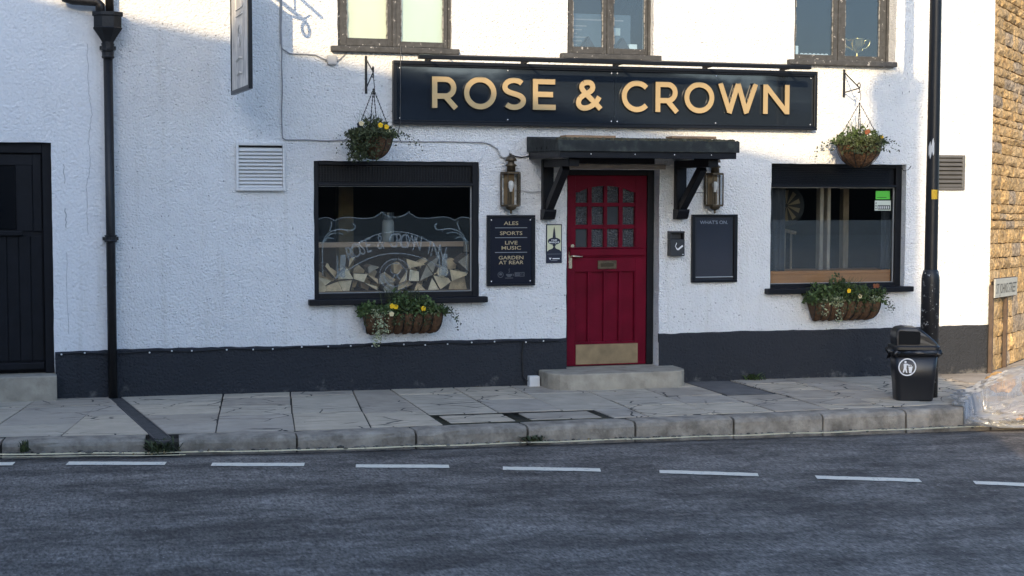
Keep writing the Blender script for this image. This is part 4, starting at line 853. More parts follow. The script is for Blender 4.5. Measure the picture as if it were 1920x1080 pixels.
# ------------------------------------------------------------------ the fascia sign
fs = thing('fascia_sign', 'long black sign board with raised gold ROSE & CROWN letters', 'sign')
mb = MB(); X0, X1, Z0, Z1 = 3.096, 7.592, 2.552, 3.160
mb.box(X0, X1, -.085, -.012, Z1 - .036, Z1); mb.box(X0, X1, -.085, -.012, Z0, Z0 + .030); mb.box(X0, X0 + .036, -.0845, -.012, Z0 + .030, Z1 - .036); mb.box(X1 - .036, X1, -.0845, -.012, Z0 + .030, Z1 - .036)
mb.build('frame', FRAMEBLK, fs, bevel=.006)
mb = MB(); mb.box(X0 + .036, X1 - .036, -.078, -.02, Z1 - .052, Z1 - .0365); mb.box(X0 + .036, X1 - .036, -.078, -.02, Z0 + .0305, Z0 + .044); mb.build('frame_moulding', FRAMEBLK, fs, bevel=.004)
for a, b2 in ((X0 + .036, 5.352), (5.354, X1 - .036)):
    n_ = 14; mb = MB(); V = [] 
    for i in range(n_ + 1):                                        # sheet panels are never dead flat
        x = a + (b2 - a) * i / n_
        for j in range(5): q = Z0 + .044 + (Z1 - Z0 - .096) * j / 4; V.append((x, -.052 + .0025 * math.sin(x * 2.3 + j * .8) * math.sin(j * .78), q))
    mb.add(V, [(5 * i + j, 5 * i + 5 + j, 5 * i + 6 + j, 5 * i + 1 + j) for i in range(n_) for j in range(4)]); mb.build('panel', NAVY, fs, smooth=True)
    for x in ((a + .03), (a + b2) / 2, (b2 - .03)):
        for q in (Z0 + .06, Z1 - .07): MB().ball((x, -.056, q), .0075, 4, (1, .6, 1)).build('screw', mat('bright_screw', (.8, .8, .8), .2, metal=.6), fs)
GOLDSIDE = mat('letter_return', (.015, .013, .010), .4)
LW, LH, LZ, LY0, LY1 = .052, .302, 2.713, -.092, -.066
def letter(strokes, polys=()):
    mb = MB()
    for i, s_ in enumerate(strokes):
        closed = False
        if isinstance(s_, tuple): s_, closed = s_
        mb.stroke(s_, LW, LY0 - .0007 * i, LY1, closed)
    ymin = LY1 - .001
    mb.mi = [0 if all(mb.v[k][1] < LY0 + .0005 for k in f) else 1 for f in mb.f]
    return mb.build('letter', [GOLD, GOLDSIDE], fs)
T, B_, H_ = LZ + LH - LW / 2, LZ + LW / 2, LW / 2
def gR(x0, x1):
    m = LZ + LH * .38; r_ = (T - m) / 2; w = x1 - x0; xr = x0 + w * .90 - H_ - r_
    letter([[(x0 + H_, LZ), (x0 + H_, LZ + LH)], [(x0 + LW * .9, T), (xr, T)] + arc(xr, m + r_, r_, 90, -90, 12)[1:] + [(x0 + LW * .9, m)], [(x0 + w * .52, m - .01), (x1 - LW * .60, LZ)]])
def gO(x0, x1): cx = (x0 + x1) / 2; letter([(arc(cx, LZ + LH / 2, (x1 - x0) / 2 - H_, 0, 360, 40, LH / 2 - H_ + .006)[:-1], True)])
def gC(x0, x1): cx = x0 + .162; letter([arc(cx, LZ + LH / 2, .162 - H_, 42, 318, 30, LH / 2 - H_ + .006)])
def gS(x0, x1):
    cx = (x0 + x1) / 2; w = (x1 - x0) / 2 - H_; q = (T + .006 - (B_ - .006)) / 4; zt = T + .006 - q; zb = B_ - .006 + q
    top_ = [(cx + w * 1.0 * math.cos(R(a)), zt + q * math.sin(R(a))) for a in range(35, 181, 12)]; mid = bez((cx - w, zt), (cx - w, zt - q * 1.25), (cx + w, zb + q * 1.25), (cx + w, zb), 12)
    bot_ = [(cx + w * math.cos(R(a)), zb + q * math.sin(R(a))) for a in range(0, -146, -12)]; letter([top_ + mid[1:] + bot_[1:]])
def gE(x0, x1): m = LZ + LH * .50; letter([[(x1, T), (x0 + H_, T), (x0 + H_, B_), (x1 + .006, B_)], [(x0 + LW * .9, m), (x1 - .022, m)]])
def gW(x0, x1): w = x1 - x0; letter([[(x0 + H_ * .9, LZ + LH), (x0 + w * .29, LZ + .012)], [(x0 + w * .29 - .004, LZ), (x0 + w * .5, LZ + LH)], [(x0 + w * .5, LZ + LH), (x0 + w * .71 + .004, LZ)], [(x0 + w * .71, LZ + .012), (x1 - H_ * .9, LZ + LH)]])
def gN(x0, x1): letter([[(x0 + H_, LZ), (x0 + H_, LZ + LH)], [(x1 - H_, LZ), (x1 - H_, LZ + LH)], [(x0 + H_ + .006, LZ + LH - .02), (x1 - H_ - .006, LZ + .02)]])
def gA(x0, x1):
    w = x1 - x0; P = lambda a, b_: (x0 + w * a, LZ + LH * b_)
    path = bez(P(.93, .06), P(.70, .30), P(.40, .52), P(.27, .68), 8) + bez(P(.27, .68), P(.10, .92), P(.64, 1.05), P(.64, .76), 10)[1:] + bez(P(.64, .76), P(.64, .55), P(.13, .55), P(.12, .26), 9)[1:] + bez(P(.12, .26), P(.12, -.02), P(.66, .02), P(.88, .46), 10)[1:]
    letter([path[:13], path[12:26], path[25:]])
gR(3.472, 3.740); gO(3.790, 4.116); gS(4.176, 4.417); gE(4.488, 4.718); gA(4.925, 5.215); gC(5.418, 5.710); gR(5.780, 6.045); gO(6.094, 6.421); gW(6.465, 6.905); gN(6.968, 7.265)
# slim trough light on arms above it
tl = thing('sign_light', 'slim black trough light on arms above the fascia sign', 'light')
mb = MB(); n_ = 10; prof = [(-.470, 3.180), (-.440, 3.194), (-.405, 3.190), (-.400, 3.160), (-.408, 3.148), (-.468, 3.148)]
V = [(x, y_, q) for x in (3.257, 7.315) for y_, q in prof]; mb.add(V, [(0, 1, 2, 3, 4, 5), (11, 10, 9, 8, 7, 6)] + [(i, 6 + i, 6 + (i + 1) % 6, (i + 1) % 6) for i in range(6)]); mb.build('housing', FRAMEBLK, tl, bevel=.003)
for x in (3.45, 4.42, 5.38, 6.35, 7.22):
    MB().tube([(x, -.405, 3.180), (x, -.10, 3.176), (x, -.004, 3.176)], .011, 8).build('arm', FRAMEBLK, tl); MB().box(x - .03, x + .03, -.008, .0, 3.163, 3.20).build('wall_plate', FRAMEBLK, tl)
MB().tube([(3.62, -.004, 3.235), (3.66, -.10, 3.20), (3.72, -.30, 3.187), (3.74, -.41, 3.185)], .006, 6).build('flex', IRON, tl)

# ------------------------------------------------------------------ rainwater pipe
dp = thing('drainpipe', 'black iron downpipe with hopper head between the two white houses', 'drainpipe'); px_, py_ = .462, -.10
MB().tube([(px_, py_, zp(.46) - .01), (px_, py_, 3.14)], .041, 16).build('pipe', IRON, dp, smooth=True)
for q, r_ in ((1.475, .052), (3.135, .052), (3.205, .055)): MB().lathe([(.04, q - .035), (r_, q - .03), (r_ + .005, q - .018), (r_, q - .008), (r_, q + .022), (r_ + .006, q + .03), (.04, q + .036)], px_, py_, 16).build('collar', IRON, dp)
for q in (1.475, 3.20):
    for s_ in (-1, 1): MB().box(px_ + s_ * .056 - .014, px_ + s_ * .056 + .014, py_ + .01, 0, q - .015, q + .015).build('lug', IRON, dp)
# octagonal hopper
hp = MB(); rings = [(.050, 3.17), (.054, 3.25), (.085, 3.30), (.128, 3.36), (.135, 3.372), (.127, 3.38), (.127, 3.475), (.142, 3.485), (.142, 3.515), (.120, 3.515), (.115, 3.40)]
hp.lathe(rings, px_, py_ - .02, 8, R(22.5), R(382.5), 1.02, .75); hp.build('hopper', IRON, dp)
MB().tube([(px_ + .02, py_ - .01, 3.42), (px_ + .02, py_ - .01, 5.5)], .038, 14).build('upper_pipe', IRON, dp, smooth=True)
MB().tube([(.40, py_, 3.45), (.40, py_, 3.58), (.37, py_, 3.61), (.16, py_, 3.615), (.10, py_, 3.63), (.085, py_, 3.68), (.085, py_, 5.4)], .043, 14).build('side_pipe', IRON, dp, smooth=True)

# ------------------------------------------------------------------ hanging pub sign, edge-on to the street
hs = thing('hanging_sign', 'framed pub sign hung edge on from an iron scroll bracket', 'sign')
A = Vector((1.56, -.25, 0)); Bq = Vector((1.606, -1.22, 0)); d = (Bq - A).normalized(); nl = Vector((-d.y, d.x, 0)); nl = nl if nl.x < 0 else -nl
def hbox(s0, s1, t0, t1, z0, z1, name, m, parent=hs, bevel=.003):
    V = [A + d * s + nl * t + Vector((0, 0, q)) for q in (z0, z1) for t in (t0, t1) for s in (s0, s1)]
    return MB().add(V, [(0, 2, 3, 1), (4, 5, 7, 6), (0, 1, 5, 4), (2, 6, 7, 3), (0, 4, 6, 2), (1, 3, 7, 5)]).build(name, m, parent, bevel=bevel)
Lh = (Bq - A).length
hbox(.03, Lh - .03, -.012, .012, 2.82, 3.95, 'board', mat('weathered_sign_face', (.72, .69, .63), .5, var=.2, vscale=5, col2=(.42, .41, .40), mscale=3, mlo=.42, mhi=.66, stretch=(5, 3, 1.2)), bevel=0)
for s0, s1, z0, z1 in ((0, .03, 2.785, 3.985), (Lh - .045, Lh, 2.785, 3.985), (.0305, Lh - .0455, 2.785, 2.822), (.0305, Lh - .0455, 3.948, 3.985)): hbox(s0, s1, -.016, .020, z0, z1, 'frame', FRAMEBLK)
def onboard(s_, q, t=.0135): v = A + d * s_ + nl * t; return (v.x, v.y, q)
cr2 = MB()
for path in ([(.30, 3.52), (.24, 3.75), (.36, 3.66), (.48, 3.82), (.60, 3.66), (.72, 3.75), (.66, 3.52), (.30, 3.52)], [(.30, 3.46), (.66, 3.46)]):
    cr2.tube([onboard(s_, q) for s_, q in path], .008, 5)
for k in range(5): cr2.tube([onboard(.48 + .10 * math.cos(a / 10) * math.cos(a * 1.0) * (1 - k * .15), 3.28 + .10 * (1 - k * .15) * math.sin(a)) for a in [i * .63 for i in range(11)]], .006, 5)
cr2.build('rose_and_crown_picture', mat('faded_picture', (.60, .57, .52), .6), hs)
dg_ang = math.degrees(math.atan2(d.y, d.x))
for q, a0, a1 in ((3.07, .30, .66), (2.94, .36, .60)): MB().tube([onboard(a0, q), onboard((a0 + a1) / 2, q + .02), onboard(a1, q)], .012, 5).build('faded_flourish', mat('faded_picture', (.60, .57, .52), .6), hs)
brk = thing('sign_bracket', 'wrought iron scroll bracket holding the hanging pub sign', 'bracket')
def wp3(o_, q, dx=0): t = o_ / 1.22; return (1.55 + .046 * t + dx, -o_, q)
MB().tube([wp3(0, 4.06), wp3(1.52, 4.06)], .020, 8).build('lower_bar', IRON, brk); MB().tube([wp3(0, 4.30), wp3(1.86, 4.22)], .016, 8).build('upper_bar', IRON, brk)
MB().tube([wp3(1.52 + .10 * math.sin(R(a)) * (1 - a / 700), 4.06 - .075 + .075 * math.cos(R(a)) * (1 - a / 900)) for a in range(0, 331, 22)], .017, 6).build('scroll', IRON, brk)
MB().tube([wp3(.25, 4.06), wp3(.25, 4.28)], .012, 6).build('tie', IRON, brk); MB().tube([wp3(1.32, 4.06), wp3(1.32, 4.24)], .010, 6).build('tie', IRON, brk)
for o_ in (.55, .95): MB().tube([wp3(o_ + .08 * math.cos(R(a)), 4.165 + .08 * math.sin(R(a))) for a in range(0, 360, 20)], .011, 6, closed=True).build('ring', IRON, brk)
MB().tube([wp3(1.40, 4.07, -.10), wp3(1.46, 4.05, .0), wp3(1.40, 4.07, .10)], .012, 6).build('cross_piece', IRON, brk)
for o_ in (.45, 1.05): MB().tube([wp3(o_, 4.045), wp3(o_, 3.985)], .009, 6).build('hanger', IRON, brk)
MB().box(1.51, 1.59, -.012, 0, 3.85, 4.42).build('wall_plate', IRON, brk)

# ------------------------------------------------------------------ hanging baskets and troughs
fr = random.Random(31)
def pansy(parent, c, m, s_=.022, face=(0, -1, .15)):
    c = Vector(c); f = Vector(face).normalized(); u = f.cross(Vector((0, 0, 1))).normalized(); w = u.cross(f); mb = MB()
    for k in range(5):
        a = R(90 + k * 72); o_ = c + (u * math.cos(a) + w * math.sin(a)) * s_ * .55; P = [o_ + (u * math.cos(t) + w * math.sin(t)) * s_ * .62 + f * (.004 * math.sin(3 * t) + .002 * k) for t in [i * math.pi / 4 for i in range(8)]]
        mb.add([o_ + f * .006] + P, [(0, i + 1, (i + 1) % 8 + 1) for i in range(8)])
    fl = mb.build('flower', m, parent)
    return fl
def trail(mb, p0, dirv, n_, size, rng, drop=.06):
    p = Vector(p0); v = Vector(dirv)
    for i in range(n_):
        p = p + v * .03 + Vector((rng.gauss(0, .006), rng.gauss(0, .006), 0)); v = v + Vector((0, 0, -drop)); v = v / max(1, v.length)
        leaves(mb, [p + Vector((rng.gauss(0, .012), rng.gauss(0, .012), rng.gauss(0, .008))) for _ in range(2)], size, rng, 0)
def hanging(cx, cy, zt, rad, dep, zhook, lab, seed, flowers, bias, dull):
    rg = random.Random(seed); t = thing('hanging_basket', lab, 'hanging basket', group='flower baskets on the pub front')
    prof = [(rad * math.cos(a), zt - dep * math.sin(a)) for a in [math.pi / 2 * i / 8 for i in range(9)]]; prof[-1] = (.001, zt - dep)
    mb = MB(); mb.lathe(prof, cx, cy, 24)
    mb.v = [(x + rg.gauss(0, .004), y + rg.gauss(0, .004), q + rg.gauss(0, .004)) for x, y, q in mb.v]; mb.build('coir_bowl', COIR, t, smooth=True)
    wm = MB(); wm.tube([(cx + (rad + .006) * math.cos(a), cy + (rad + .006) * math.sin(a), zt) for a in [2 * math.pi * i / 24 for i in range(24)]], .005, 5, closed=True)
    for k in range(10):
        a = 2 * math.pi * k / 10 + .2; wm.tube([(cx + (r_ + .006) * math.cos(a), cy + (r_ + .006) * math.sin(a), q - .002) for r_, q in prof], .004, 5)
    wm.build('wire_frame', WIRE, t)
    for k in range(4):
        a = R(45 + 90 * k + 20); ch_ = MB(); p0 = Vector((cx + rad * math.cos(a), cy + rad * math.sin(a), zt)); p1 = Vector((cx, cy, zhook)); n2 = 26
        for i in range(n2): ch_.ball(p0 + (p1 - p0) * (i + .5) / n2, .0085 * (1 if i % 2 else .7), 3, (.8, .8, 1.5))
        ch_.build('chain', WIRE, t)
    lf = MB(); pts = []
    for i in range(1300): a = rg.uniform(0, 6.283); r_ = rad * 1.22 * math.sqrt(rg.random()); pts.append((cx + r_ * math.cos(a), cy + r_ * math.sin(a), zt - .005 + .115 * rg.random() * (1.15 - (r_ / rad / 1.2) ** 2) * 1.4))
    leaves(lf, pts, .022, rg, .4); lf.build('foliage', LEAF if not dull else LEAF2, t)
    l2 = MB(); pts = []
    for i in range(bias[2]):                                       # clump spilling over one side
        a = R(rg.gauss(bias[0], 30)); r_ = rad * rg.uniform(.8, 1.45); pts.append((cx + r_ * math.cos(a), cy + r_ * math.sin(a), zt + .05 - bias[1] * rg.random() ** 1.3))
    leaves(l2, pts, .017, rg, -.2, 2.2)
    for k in range(15): a = rg.uniform(0, 6.283); trail(l2, (cx + rad * math.cos(a), cy + rad * math.sin(a), zt + .01), (math.cos(a) * .9, math.sin(a) * .6, .35), rg.randint(5, 12), .016, rg, .17)
    l2.build('trailing_foliage', LEAF2, t)
    gs = MB()
    for k in range(34):
        a = rg.uniform(0, 6.283); p = Vector((cx - .03 + rg.gauss(0, .05), cy + rg.gauss(0, .05), zt + .04)); gs.tube([p, p + Vector((math.cos(a) * .03, math.sin(a) * .03, .10)), p + Vector((math.cos(a) * .10, math.sin(a) * .10, .15 + rg.random() * .06))], [.0022, .0016, .0006], 3)
    gs.build('grass_blades', LEAF2, t)
    for (dx, dy, dz, m) in flowers: pansy(t, (cx + dx, cy + dy, zt + dz), m)
    return t
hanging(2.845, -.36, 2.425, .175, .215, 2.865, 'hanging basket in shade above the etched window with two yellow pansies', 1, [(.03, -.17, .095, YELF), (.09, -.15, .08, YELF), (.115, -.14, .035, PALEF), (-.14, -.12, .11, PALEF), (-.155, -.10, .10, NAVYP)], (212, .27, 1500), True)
hanging(7.94, -.335, 2.415, .225, .250, 2.83, 'hanging basket at the right in low sun with rust coloured pansies', 2, [(-.03, -.2, .105, ORANF), (.0, -.18, .115, ORANF), (.19, -.12, .06, YELF)], (250, .15, 900), False)
def basket_bracket(x, zt, zb, out, lab, low):
    t = thing('basket_bracket', lab, 'bracket', group='basket brackets'); MB().box(x - .012, x + .012, -.010, 0, zb, zt).build('wall_plate', IRON, t)
    MB().tube([(x, -.008, zt - .03), (x, -out + .02, zb + .085 + low)], .0065, 6).build('diagonal', IRON, t); MB().tube([(x, -.008, zb + .05), (x, -out + .02, zb + .075 + low)], .0065, 6).build('arm', IRON, t)
    MB().tube([(x, -out + .02 - .028 * math.sin(R(a)), zb + .075 + low + .028 - .028 * math.cos(R(a))) for a in range(0, 271, 30)], .006, 6).build('scroll', IRON, t)
    MB().tube([(x, -out + .02 - .02 * math.sin(R(a)), zb + .05 + low - .02 * math.cos(R(a)) * -1) for a in range(0, 241, 30)], .006, 6).build('hook', IRON, t)
    MB().tube([(x, -out, zb + .04 + low), (x + .012, -out, zb + .01), (x + .010, -out, zb - .03), (x, -out, zb - .055)], .004, 5).build('chain_hook', WIRE, t)
basket_bracket(2.845, 3.20, 2.84, .36, 'iron basket bracket in shade left of the fascia sign', .10)
basket_bracket(7.94, 3.195, 2.905, .335, 'iron basket bracket in sunlight right of the fascia sign', .0)
def trough(x0, x1, zt, zb, lab, seed, flowers, pale):
    rg = random.Random(seed); t = thing('wall_trough', lab, 'planter', group='flower baskets on the pub front'); n_ = 8; D = .20
    for k in range(n_):                                            # rolls of coir bulging between the wires
        a, b2 = x0 + (x1 - x0) * k / n_, x0 + (x1 - x0) * (k + 1) / n_; mb = MB(); rows = 7; cs = 6
        for j in range(rows + 1):
            v = j / rows; ang = v * math.pi / 2; yy = -D * math.cos(ang * .92) - .004; zz = zt - (zt - zb) * math.sin(ang); tap = .055 * v * v
            for i in range(cs + 1):
                u = i / cs; x = a + (b2 - a) * u; x = x + (tap if x < (x0 + x1) / 2 else -tap) * abs(x - (x0 + x1) / 2) / ((x1 - x0) / 2)
                bl_ = math.sin(math.pi * u) * .022; mb.v.append((x + rg.gauss(0, .002), min(-.003, yy - bl_ * math.cos(ang * .8) + rg.gauss(0, .002)), zz - bl_ * math.sin(ang * .8) * .8 + rg.gauss(0, .002)))
        for j in range(rows):
            for i in range(cs): q = j * (cs + 1) + i; mb.f.append((q, q + cs + 1, q + cs + 2, q + 1)); mb.mi.append(0)
        mb.build('coir_roll', COIR, t, smooth=True)
    for x, s_ in ((x0, 1), (x1, -1)):
        MB().add([(x, -.002, zt)] + [(x + s_ * .055 * (j / 7) ** 2, -D * math.cos(j / 7 * 1.445) - .004, zt - (zt - zb) * math.sin(j / 7 * math.pi / 2)) for j in range(8)], [(0, i + 1, i + 2) for i in range(7)]).build('end_liner', COIR, t)
    for k in range(n_ + 1):
        x = x0 + (x1 - x0) * k / n_; P = [(x + (.055 if k < n_ / 2 else -.055) * (j / 7) ** 2 * abs(x - (x0 + x1) / 2) / ((x1 - x0) / 2), -D * math.cos(j / 7 * 1.445) - .010, zt - (zt - zb) * math.sin(j / 7 * math.pi / 2) - .003) for j in range(8)]
        MB().tube(P, .005, 5).build('wire', WIRE, t)
    MB().tube([(x0 - .004, -.004, zt), (x0 - .004, -D - .01, zt), (x1 + .004, -D - .01, zt), (x1 + .004, -.004, zt)], .006, 5).build('rim', WIRE, t)
    lf = MB(); pts = []
    for i in range(2300):
        x = rg.uniform(x0 - .06, x1 + .05); y_ = rg.uniform(-D - .05, -.02); hump = (.135 if seed == 4 else .175) + .05 * math.sin((x - x0) * 9 + seed) + .03 * math.sin((x - x0) * 23); pts.append((x, y_, zt - .02 + hump * rg.random() * (1.25 + y_ * 1.6)))
    leaves(lf, pts, .024, rg, .5); lf.build('foliage', LEAF, t)
    ds = MB(); pts = [(rg.uniform(x0 + .35 * (x1 - x0), x0 + .9 * (x1 - x0)), -D - .03 * rg.random(), zt + .05 - .16 * rg.random() ** 2) for i in range(420)]; leaves(ds, pts, .015, rg, -.2, 2.0); ds.build('drooping_foliage', LEAF2, t)
    vg = MB(); pts = []
    for (cx, w_, drop, n2) in pale:
        for i in range(n2): q = rg.random(); pts.append((cx + rg.gauss(0, w_) * (1 - .4 * q), -D - .02 - .025 * rg.random(), zt + .05 - drop * q))
    leaves(vg, pts, .017, rg, .0, 1.3); vg.build('variegated_ivy', LEAFP, t)
    iv = MB()
    for k in range(5): trail(iv, (x1 - .02 + .015 * k, -D * .6, zt + .03), (.7, -.3, .2), rg.randint(6, 10), .017, rg, .26)
    for k in range(3): trail(iv, (x0 + .03, -D, zt), (-.25, -.4, .1), 6, .017, rg, .26)
    iv.build('trailing_ivy', LEAF2, t)
    gs = MB(); mid = x0 + (x1 - x0) * .52
    for k in range(90):
        p = Vector((mid + rg.gauss(0, .075), -.10 + rg.gauss(0, .03), zt + .02)); a = rg.gauss(0, .5); L = rg.uniform(.14, .25); gs.tube([p, p + Vector((math.sin(a) * L * .4, -.01, L * .7)), p + Vector((math.sin(a) * L * .9, -.03, L * .98))], [.003, .0022, .0008], 3)
    gs.build('grass_tuft', LEAF2, t)
    for (fx, dz, m) in flowers: pansy(t, (fx, -D - .045, zt + dz), m, .022)
trough(2.790, 3.545, .745, .545, 'wall trough of flowers in front of the etched window sill', 4, [(3.040, .075, YELF), (3.075, .068, YELF), (3.035, .0, PALEF), (3.345, .045, YELF)], [(2.93, .055, .30, 260), (2.90, .03, .36, 90), (3.42, .05, .06, 40)])
trough(7.535, 8.300, .770, .570, 'wall trough of flowers below the frosted right window', 5, [(7.90, .115, YELF), (8.20, .16, ORANF), (8.235, .16, ORANF), (8.03, .055, PALEF)], [(7.76, .06, .10, 150), (7.80, .03, .26, 100), (7.62, .025, .20, 50), (8.22, .05, .05, 70)])

# ------------------------------------------------------------------ wall lanterns
def lantern(x, lab):
    t = thing('wall_lantern', lab, 'lantern', group='brass lanterns beside the door'); zb, zt = 1.775, 2.092
    plan = [(-.088, -.015), (.088, -.015), (.100, -.075), (.056, -.165), (-.056, -.165), (-.100, -.075)]
    box('back_plate', LANTERN, t, x - .052, x + .052, -.0155, 0, zb - .01, zt + .005, .004); box('reflector', mat('lantern_reflector', (.24, .17, .10), .35, metal=.8), t, x - .052, x + .052, -.022, -.016, zb + .012, zt - .012, 0)
    for q0, q1 in ((zb - .012, zb + .008), (zt - .008, zt + .012)): MB().slab([(x + a, b2) for a, b2 in plan], q0, q1).build('plate', LANTERN, t, bevel=.003)
    for a, b2 in plan: MB().tube([(x + a * .96, b2 * .97, zb), (x + a * .96, b2 * .97, zt)], .0065, 6).build('post', LANTERN, t)
    for (a, b2), (c, d_) in list(zip(plan, plan[1:] + plan[:1]))[1:]: MB().add([(x + a * .95, b2 * .96, zb + .008), (x + c * .95, d_ * .96, zb + .008), (x + c * .95, d_ * .96, zt - .008), (x + a * .95, b2 * .96, zt - .008)], [(0, 1, 2, 3)]).build('pane', LGLASS, t)
    MB().lathe([(.0, zt + .012), (.044, zt + .012), (.042, zt + .06), (.050, zt + .065), (.060, zt + .072), (.034, zt + .095), (.030, zt + .115), (.058, zt + .118), (.052, zt + .140), (.034, zt + .162), (.008, zt + .172), (.006, zt + .19), (0, zt + .195)], x, -.085, 16).build('cap', LANTERN, t, smooth=True)
    MB().lathe([(0, zb - .012), (.058, zb - .012), (.050, zb - .03), (.03, zb - .045), (.012, zb - .05), (.010, zb - .06), (.014, zb - .066), (.004, zb - .085), (0, zb - .086)], x, -.085, 14).build('finial', LANTERN, t, smooth=True)
    MB().lathe([(.012, zb + .008), (.012, zb + .12), (.016, zb + .125), (.016, zb + .135)], x, -.085, 10).build('lamp_holder', LANTERN, t)
    MB().lathe([(.014, zb + .135), (.015, zb + .15), (.026, zb + .18), (.031, zb + .205), (.028, zb + .225), (.015, zb + .24), (0, zb + .243)], x, -.085, 14).build('bulb', LIGHTBULB, t, smooth=True)
lantern(4.268, 'brass wall lantern with white bulb above the ALES notice board'); lantern(6.442, "brass wall lantern with white bulb above the WHAT'S ON board")

# ------------------------------------------------------------------ boards, plaque, ashtray, vents, boxes, cables
ab = thing('notice_board', 'black notice board listing ales, sports, live music and garden', 'notice board'); x0, x1, z0, z1 = 4.040, 4.535, .981, 1.679
mb = MB(); mb.box(x0, x1, -.038, 0, z1 - .024, z1); mb.box(x0, x1, -.038, 0, z0, z0 + .02); mb.box(x0, x0 + .03, -.0375, 0, z0 + .02, z1 - .024); mb.box(x1 - .035, x1, -.0375, 0, z0 + .02, z1 - .024); mb.build('frame', FRAMEBLK, ab, bevel=.004)
box('panel', NAVYM, ab, x0 + .03, x1 - .035, -.026, 0, z0 + .02, z1 - .024, 0); cx = (x0 + x1) / 2
for s_, q, w_ in (('ALES', 1.582, .150), ('SPORTS', 1.484, .230), ('LIVE', 1.390, .128), ('MUSIC', 1.339, .200), ('GARDEN', 1.243, .255), ('AT REAR', 1.195, .255)): text('lettering', s_, .036, GOLDTXT, ab, cx, -.0268, q, width=w_, bold=.012)
for q in (1.5505, 1.4535, 1.308): box('rule', GREYTXT, ab, cx - .165, cx + .165, -.0275, -.0262, q, q + .007, 0)
ic = MB(); ic.stroke(arc(cx - .108, 1.092, .027, 0, 360, 20)[:-1], .006, -.027, -.0263, True); ic.prism([(cx - .12, 1.085), (cx - .096, 1.085), (cx - .092, 1.103), (cx - .108, 1.11), (cx - .124, 1.103)], -.027, -.0263)
ic.prism(arc(cx - .02, 1.098, .033, 180, 360, 10, .03), -.027, -.0263); ic.stroke([(cx - .06, 1.058), (cx + .02, 1.058)], .007, -.027, -.0263); ic.stroke(bez((cx - .025, 1.11), (cx - .005, 1.125), (cx - .035, 1.135), (cx - .015, 1.152), 6), .005, -.027, -.0263); ic.stroke(arc(cx + .016, 1.088, .010, -90, 90, 6), .005, -.0272, -.0264)
ic.stroke([(cx + .04, 1.075), (cx + .04, 1.111), (cx + .135, 1.111), (cx + .135, 1.075)], .006, -.027, -.0263, True); ic.prism([(cx + .044, 1.079), (cx + .09, 1.079), (cx + .09, 1.107), (cx + .044, 1.107)], -.0268, -.0263); ic.build('icons', DIMTXT, ab)
text('lettering', 'Wi', .022, NAVYP, ab, cx + .067, -.0275, 1.083, width=.035); text('lettering', 'Fi', .022, DIMTXT, ab, cx + .112, -.0275, 1.083, width=.03)
for x in (x0 + .045, x1 - .05):
    for q in (z0 + .045, z1 - .048): MB().ball((x, -.027, q), .007, 4, (1, .6, 1)).build('screw', mat('bright_screw', (.8, .8, .8), .2), ab)
wo = thing('poster_case', "empty black WHAT'S ON poster case right of the door", 'notice board'); x0, x1, z0, z1 = 6.216, 6.724, .982, 1.680
mb = MB(); mb.box(x0, x1, -.04, 0, z1 - .022, z1); mb.box(x0, x1, -.04, 0, z0, z0 + .025); mb.box(x0, x0 + .035, -.0395, 0, z0 + .025, z1 - .022); mb.box(x1 - .04, x1, -.0395, 0, z0 + .025, z1 - .022); mb.build('frame', FRAMEBLK, wo, bevel=.004)
box('panel', mat('dark_blue_backing', (.012, .016, .026), .5), wo, x0 + .035, x1 - .04, -.014, 0, z0 + .025, z1 - .022, 0); cx = (x0 + x1) / 2 - .003
box('cover', glass_mat('case_cover', (.95, .97, 1), 1.0, .08, haze=.004), wo, x0 + .052, x1 - .055, -.030, -.027, z0 + .06, z1 - .038, 0)
text('lettering', "WHAT'S ON.", .036, mat('case_print', (.30, .31, .33), .6), wo, cx, -.0148, 1.582, width=.31, bold=.008); mb = MB(); mb.box(x0 + .045, x1 - .045, -.034, -.0305, z0 + .052, z0 + .060); mb.build('lower_lip', mat('clear_edge', (.35, .38, .40), .2), wo)
cp = thing('cask_plaque', 'narrow navy and cream plaque with a beer tap emblem left of the door', 'plaque'); x0, x1, z0, z1 = 4.656, 4.822, 1.199, 1.587; cx = (x0 + x1) / 2
box('plate', NAVYP, cp, x0, x1, -.010, 0, z0, z1, .003); box('cream_field', CREAMP, cp, x0 + .010, x1 - .010, -.0116, -.0101, 1.318, z1 - .010, 0)
em = MB(); em.prism([(cx, 1.565), (cx + .008, 1.53), (cx + .018, 1.44), (cx - .018, 1.44), (cx - .008, 1.53)], -.0130, -.0117); em.prism(arc(cx, 1.418, .066, 0, 350, 30, .036), -.0134, -.0117); em.prism([(cx - .010, 1.39), (cx + .010, 1.39), (cx + .018, 1.372), (cx + .008, 1.365), (cx + .018, 1.345), (cx + .055, 1.332), (cx + .07, 1.317), (cx - .07, 1.317), (cx - .055, 1.332), (cx - .018, 1.345), (cx - .008, 1.365), (cx - .018, 1.372)], -.0126, -.0117); em.build('emblem', NAVYP, cp)
text('lettering', 'CASK', .017, WHITEP, cp, cx, -.0140, 1.421, width=.062, bold=.02); text('lettering', 'MARQUE', .017, WHITEP, cp, cx, -.0140, 1.399, width=.105, bold=.02)
tri = MB(); tri.prism([(cx - .055, 1.252), (cx - .027, 1.252), (cx - .041, 1.230)], -.0118, -.0101); tri.build('small_mark', WHITEP, cp); box('print_line', WHITEP, cp, cx - .016, cx + .058, -.0114, -.0101, 1.239, 1.249, 0); box('print_line', GREYTXT, cp, cx - .034, cx + .034, -.0114, -.0101, 1.222, 1.228, 0)
box('edge_line', mat('grey_line', (.15, .16, .18), .5), cp, x0 + .01, x1 - .01, -.0112, -.0101, 1.288, 1.292, 0)
